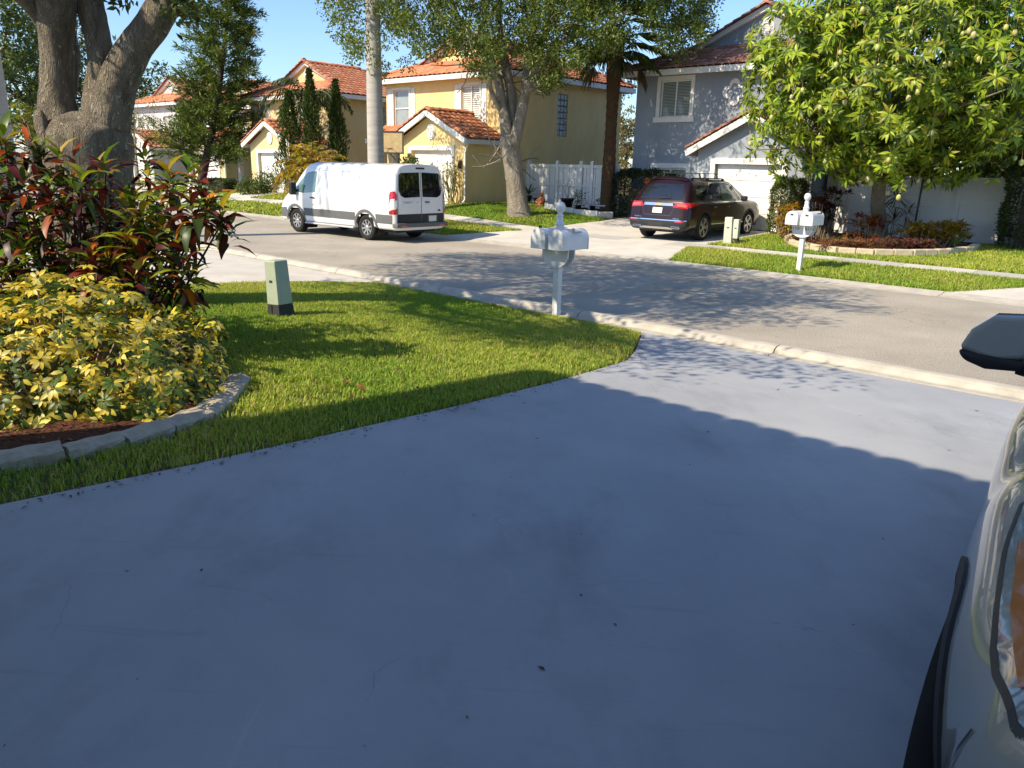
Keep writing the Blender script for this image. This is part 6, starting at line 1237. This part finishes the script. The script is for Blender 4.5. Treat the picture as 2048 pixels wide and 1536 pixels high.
ro=np.repeat(rng.random(len(C)),nl); outl=np.repeat(np.linalg.norm((C-MC)/ax,axis=1),nl)
MM=[leaf_obj_mesh(k,c,.03,.45,.23,0,mid=m) for k,c,m in (('mango_leaf_bright',[(.32,.42,.025),(.38,.46,.03),(.28,.38,.022)],(.42,.46,.06)),('mango_leaf_mid',[(.16,.26,.02),(.18,.28,.022),(.14,.23,.018)],(.16,.20,.03)),('mango_leaf_dark',[(.04,.08,.014),(.05,.095,.015),(.035,.07,.012)],(.08,.11,.02)),('mango_leaf_yellow',[(.30,.27,.03),(.34,.28,.03),(.24,.24,.03)],(.34,.30,.06)))]
idx=np.array([rng.choice(4,p=[.50,.34,.06,.10]) if q<.55 else rng.choice(4,p=[.16,.50,.30,.04]) for q in ro])
order=np.argsort(np.linalg.norm(P-CAMP,axis=1)); big=order[:300]; rest=order[300:]
leaf_objects(mango,P[big],D[big],N[big],L[big],MM,idx[big]); kc=np.array([(.33,.43,.026),(.165,.26,.02),(.045,.085,.014),(.30,.27,.03)]); leaves('foliage',P[rest],D[rest],N[rest],L[rest],L[rest]*.25,kc[idx[rest]]*(.75+.5*rng.random((len(rest),1))),mango,.45,'lance',kind='stuff')
mb=MB(); top=MC+np.array([0,0,-1.6]); m0=np.array([mbp[0],mbp[1],mbp[2]-.1]); mb.tube(*smooth_path([m0,m0+np.array([-.02,0,.5]),m0*.5+top*.5+np.array([-.1,0,-.1]),top],[.30,.215,.19,.15],4),14,True,.08,rng)
for i in rng.choice(len(C),70,replace=False): s=top*.8+m0*.2 if rng.random()<.4 else top; mb.tube([s,(s+C[i])/2+rng.normal(size=3)*.15,C[i]],[.07,.045,.012],6,False)
wmesh(mb,'trunk',BARKS if False else BARK2,mango)
FM=[]
for k,c in enumerate(((.42,.44,.15),(.36,.43,.12),(.44,.42,.12),(.44,.40,.18))):
    b=MB(); b.lathe([(.012,.064),(.034,.05),(.046,.022),(.049,-.005),(.043,-.035),(.026,-.058),(.008,-.066)],12); FM.append(b.mesh('fruit',M('mango_skin_%d'%k,c,.45,var=.2,vs=12),True))
sm=MB().tube([(0,0,.06),(.01,0,.16),(0,.01,.30)],.005,5).mesh('fruit_stalk',PANIC,True)
FX=[(1605,180),(1583,194),(1571,208),(1640,270),(1655,295),(1672,130),(1680,105),(1690,205),(1725,20),(1757,132),(1793,140),(1795,18),(1812,18),(1822,65),(1830,166),(1838,172),(1835,184),(1817,196),(1863,255),(1864,265),(1890,130),(1900,127),(1925,68),(1938,62),(1947,70),(1956,118),(1998,95),(2010,145),(2010,157),(2012,55),(2030,65),(1947,15),(1650,322),(1622,224),(1640,283),(1777,320),(1775,385),(1797,395),(1735,358),(1742,367),(1672,383),(1836,362),(1857,362),(1543,235),(1640,215),(1540,345),(1555,332),(1533,358),(1592,355),(1490,296),(1520,287),(1500,287),(1618,400),(1630,405),(2030,316),(2043,325),(2038,385),(1688,33),(1655,33),(1755,95)]
bpy.context.view_layer.update(); Mi=mango.matrix_world.inverted(); tree_pts=P
tpx,tpy=visible_px(tree_pts); td=np.linalg.norm(tree_pts-CAMP,axis=1)
for x,y in FX:
    near_=np.hypot(tpx-x,tpy-y+14)<20
    if near_.sum()<12: continue
    Yf=(np.min(tree_pts[near_,1])-.05) if near_.any() else MC[1]-2
    p=atY(x,y,max(Yf,MC[1]-4.0)); f=child('fruit',random.choice(FM),mango,Mi@Matrix.Translation(Vector(p))@Matrix.Rotation(random.uniform(-.25,.25),4,'X')@Matrix.Rotation(random.random()*6,4,'Z')@Matrix.Scale(random.uniform(.9,1.2),4)); child('fruit_stalk',sm,f)
# ---------------------------------------------------------------- bed under the mango, fence plants
def bedp(poly,n,Y0,Y1,seed): return scatter_px(poly,n,Y0,Y1,np.random.default_rng(seed))
def on_ground_clump(x,y,rx,n,h,seed,rd=.35):
    r_=np.random.default_rng(seed); p=gpx(x,y); q=np.stack([p[0]+r_.normal(size=n)*rx*.5,p[1]+np.abs(r_.normal(size=n))*rd,np.zeros(n)],1)
    q[:,2]=[zw(a,b)+.06+h*r_.random()**.7 for a,b in q[:,:2]]; return q
YC=[(.42,.30,.02),(.50,.36,.03),(.30,.26,.03),(.34,.14,.02)]
RC=[(.34,.06,.02),(.42,.12,.02),(.16,.03,.02),(.30,.22,.03)]
PK=[(.26,.10,.07),(.32,.17,.08),(.18,.06,.05),(.22,.17,.06)]
PU=[(.14,.04,.06),(.22,.10,.07),(.09,.035,.05),(.18,.14,.05)]
DK=[(.035,.018,.016),(.06,.02,.018),(.03,.035,.015),(.14,.035,.02)]
rosettes('yellow_croton','row of yellow crotons at the right of the mango bed',np.concatenate([on_ground_clump(x,500,.42,30,.60,200+i) for i,x in enumerate((1835,1865,1895))]),16,.22,.045,YC,201)
rosettes('yellow_croton','separate yellow croton at the right end of the bed',on_ground_clump(1918,497,.36,28,.55,210),16,.23,.045,YC,211)
rosettes('red_croton','orange red croton at the foot of the mango trunk',on_ground_clump(1735,495,.45,46,.78,220),14,.17,.055,RC,221)
rosettes('tall_red_croton','tall dark red croton right of the twin mailbox',on_ground_clump(1650,482,.45,60,1.40,230),14,.21,.06,DK+[(.30,.05,.03)],231)
rosettes('golden_croton','golden orange croton left of the twin mailbox post',on_ground_clump(1578,478,.34,40,.9,240),14,.19,.045,[(.46,.26,.02),(.40,.16,.02),(.30,.28,.03)],241)
rosettes('pink_groundcover','low pinkish spiky groundcover along the tan border',np.concatenate([on_ground_clump(x,506,.5,50,.20,250+i,.35) for i,x in enumerate((1668,1700,1730))]),13,.14,.022,PK,251,stem=False)
rosettes('purple_groundcover','purple mounded groundcover spilling over the tan border',np.concatenate([on_ground_clump(x,510,.42,60,.26,260+i,.35) for i,x in enumerate((1790,1820,1845))]),13,.13,.026,PU,261,stem=False)
rosettes('silver_groundcover','grey green tuft behind the pink groundcover',on_ground_clump(1672,490,.35,18,.16,270),12,.14,.012,[(.20,.22,.12),(.26,.27,.15)],271,stem=False)
rosettes('bromeliad_row','brown low bromeliads at the left end of the mango bed',np.concatenate([on_ground_clump(x,490,.3,12,.08,280+i,.3) for i,x in enumerate((1590,1605,1620))]),14,.20,.03,[(.16,.08,.05),(.10,.06,.04),(.20,.13,.06)],281,stem=False)
rosettes('aloe_plant','pale green aloe at the right end of the tan border',on_ground_clump(1908,500,.10,4,.04,290,.1),10,.42,.035,[(.30,.36,.16),(.24,.30,.12)],291,stem=False,el=(.7,1.4),curl=.1)
pB=gpx(1775,478); rosettes('spiky_dracaena','dark spiky dracaena against the mango trunk',[pB+np.array([.1,.1,1.25]),pB+np.array([-.25,.2,.95]),pB+np.array([.45,.0,.8]),pB+np.array([.15,.1,.55])],34,.62,.028,[(.018,.024,.014),(.028,.032,.018)],301,el=(-.6,1.2),curl=.25)
rosettes('dark_ti_plant','dark maroon plants behind the yellow crotons',on_ground_clump(1930,484,.45,26,.85,310),13,.24,.05,DK,311)
pS=W(11.15,8.6,0); st=thing('tree_stake','thin black stake pole in a dark pot behind the mango trunk','stake',tuple(pS)); b=MB(); b.tube([(0,0,0),(.02,0,1.2),(.06,0,2.4)],.028,6); b.build('pole',DARK,st,True); b=MB(); b.lathe([(.12,0),(.16,.3),(.17,.3)],10); b.build('pot',POT,st)
# pencil cactus by the yellow garage
rng=np.random.default_rng(401); p=gpx(905,409); pc=thing('pencil_cactus','dry tan pencil cactus clump at the yellow garage corner','shrub',tuple(p)); mb=MB(); tips=[]
for k in range(16): branch_tree(mb,p+np.array([rng.normal()*.14,rng.normal()*.14,0]),unit(np.array([rng.normal()*.28,rng.normal()*.28,1.])),.85,.026,2,rng,tips,.26,.5,5)
wmesh(mb,'stems',M('cactus_stem',(.36,.28,.12),.8,var=.35,vs=5,col2=(.24,.25,.09)),pc); tp=np.array(tips); n=len(tp)*3; leaves('tips',np.repeat(tp,3,0),rdir(n,rng,1.5),rdir(n,rng),np.full(n,.12),np.full(n,.03),colmix(n,rng,[(.14,.17,.04),(.20,.19,.06)]),pc,.1,'small')
u,d=G(852,400); broadleaf('papaya_plant','small papaya sprig showing above the van roof before the yellow garage door',W(-6.9,5.0,0),1.9,.42,.30,12,22,402,MG,.16,.03,cat='plant')
# pots and ornaments along the board fence
pots=[]
def G2(u,d,h=.03): return W(u,d,h)
t=pot('potted_yucca','potted yucca with sword leaves at the left end of the board fence',-3.9,8.85,.16,.26,POT); leaves('foliage',np.repeat((W(-3.9,8.85,.35))[None],26,0),rdir(26,np.random.default_rng(1),.8),rdir(26,np.random.default_rng(2),.5),np.full(26,.55),np.full(26,.045),colmix(26,np.random.default_rng(3),[(.05,.09,.025),(.09,.13,.03)]),t,.2,'lance')
t=pot('bird_bath_planter','small dark planter beside the potted yucca',-3.35,8.8,.15,.2,POT)
t=pot('black_urn','wide black planter with dead grey stems by the board fence',-1.75,8.75,.27,.36,POT); mb=MB(); rng=np.random.default_rng(9); b0=W(-1.75,8.75,.4); tips=[]
for k in range(7): branch_tree(mb,b0,unit(np.array([rng.normal()*.3,rng.normal()*.2,1.])),.55,.008,1,rng,tips,.4,.3,4)
wmesh(mb,'stems',INKL,t)
t=pot('potted_shrub','small potted leafy shrub right of the wide black planter',-.95,8.45,.13,.2,POT); rng=np.random.default_rng(10); c=W(-.95,8.45,.5); P=c+rng.normal(size=(220,3))*np.array([.14,.12,.17]); leaves('foliage',P,rdir(220,rng,.5),rdir(220,rng,.5),np.full(220,.085),np.full(220,.04),colmix(220,rng,MG),t,.2,'small')
t=thing('garden_bench','low dark garden bench with foliage beside the sabal palm','bench',tuple(W(-.75,9.05,.03)),RZ); b=MB(); b.box(-.1,.75,-.18,.18,.22,.27); b.build('seat',VINYLG,t); 
for x in (.0,.66): b=MB(); b.box(x,x+.06,-.15,.15,0,.22); b.build('leg',POT,t)
rosettes('bench_plants','leafy pot plants standing behind the low garden bench',[W(-.6+.2*i,9.2,.42+.1*(i%2)) for i in range(5)],14,.18,.05,DG,501)
t=thing('terracotta_figure','orange terracotta garden figure sitting before the board fence','statue',tuple(W(-2.75,8.35,0)),RZ); b=MB(); b.lathe([(.20,0),(.22,.06),(.17,.16),(.15,.26),(.11,.34),(.06,.37)],14); b.build('body',TERRA,t,True); b=MB(); b.lathe([(.02,.33),(.075,.37),(.09,.44),(.075,.50),(.03,.54)],12); b.build('head',TERRA,t,True)
for s in (-1,1): b=MB(); b.tube([(s*.13,-.05,.28),(s*.19,-.12,.18),(s*.06,-.2,.12)],[.045,.04,.035],7); b.build('arm',TERRA,t,True)
# ---------------------------------------------------------------- litter
rng=np.random.default_rng(61); q=[]
LM=[leaf_obj_mesh('dry_leaf_a',[(.30,.12,.05),(.24,.09,.04)],.1,.6,.4),leaf_obj_mesh('dry_leaf_b',[(.34,.22,.10),(.26,.16,.08)],.1,.3,.5)]
for k,(x,y,s,lab) in enumerate(((688,768,.16,'curled brown leaf lying on the lawn below the utility box'),(668,774,.12,'smaller tan leaf next to the curled brown leaf on the lawn'),(712,772,.11,'pale dry leaf on the lawn right of the curled brown leaf'))):
    p=gpx(x,y,.04); o=bpy.data.objects.new('fallen_leaf',LM[k%2]); COL.objects.link(o); o.location=p; o.rotation_euler=(.3,.2,k*2.1); o.scale=(s,s,s); tag(o,lab,'leaf','fallen leaves on the lawn')
P=[];D=[];N=[];L=[]
for _ in range(120):
    u=13.9+6.5*rng.random(); d=-7.3-8.5*rng.random()**1.2; P.append(W(u,d,.004)); a=rng.random()*6.28; D.append((math.cos(a),math.sin(a),.03)); N.append((0,0,1)); L.append(.012+.035*rng.random()**3)
for _ in range(420):
    t=rng.random(); d=-7.3-9.*t; e=np.interp(-d,[7.09,8.32,8.93,9.69,10.53,11.92,14.02,17],[12.4,13.11,13.41,13.53,13.64,13.75,13.82,13.81]); P.append(W(e+abs(rng.normal())*.07,d,.006)); a=rng.random()*6.28; D.append((math.cos(a),math.sin(a),.1)); N.append((0,0,1)); L.append(.015+.03*rng.random())
n=len(P); P=np.array(P); V,Fc,k=leaf_arrays(P,np.array(D),np.array(N,float),np.array(L),np.array(L)*.35,.1,'small'); scatter_mesh('driveway_litter',V,Fc,np.repeat(colmix(n,rng,[(.10,.06,.04),(.20,.14,.09),(.04,.03,.025),(.4,.36,.3)],[.4,.25,.25,.1]),k,0),GRASS,label='tiny dry leaf bits and twigs scattered on the painted driveway',cat='leaf litter')
P=[];D=[];L=[]
for _ in range(330):
    u=6.2+7.4*rng.random(); d=-7.4-8*rng.random()
    if inpoly(np.array([[u,d]]),LAWN)[0] and not inpoly(np.array([[u,d]]),BED)[0]: P.append(W(u,d,.02)); a=rng.random()*6.28; D.append((math.cos(a),math.sin(a),.3*rng.normal())); L.append(.03+.05*rng.random())
n=len(P); V,Fc,k=leaf_arrays(np.array(P),np.array(D),rdir(n,rng,2.),np.array(L),np.array(L)*.45,.4,'lance'); scatter_mesh('lawn_litter',V,Fc,np.repeat(colmix(n,rng,[(.24,.12,.06),(.36,.26,.13),(.14,.08,.05)]),k,0),GRASS,label='small dry leaves fallen among the blades of the near lawn',cat='leaf litter')
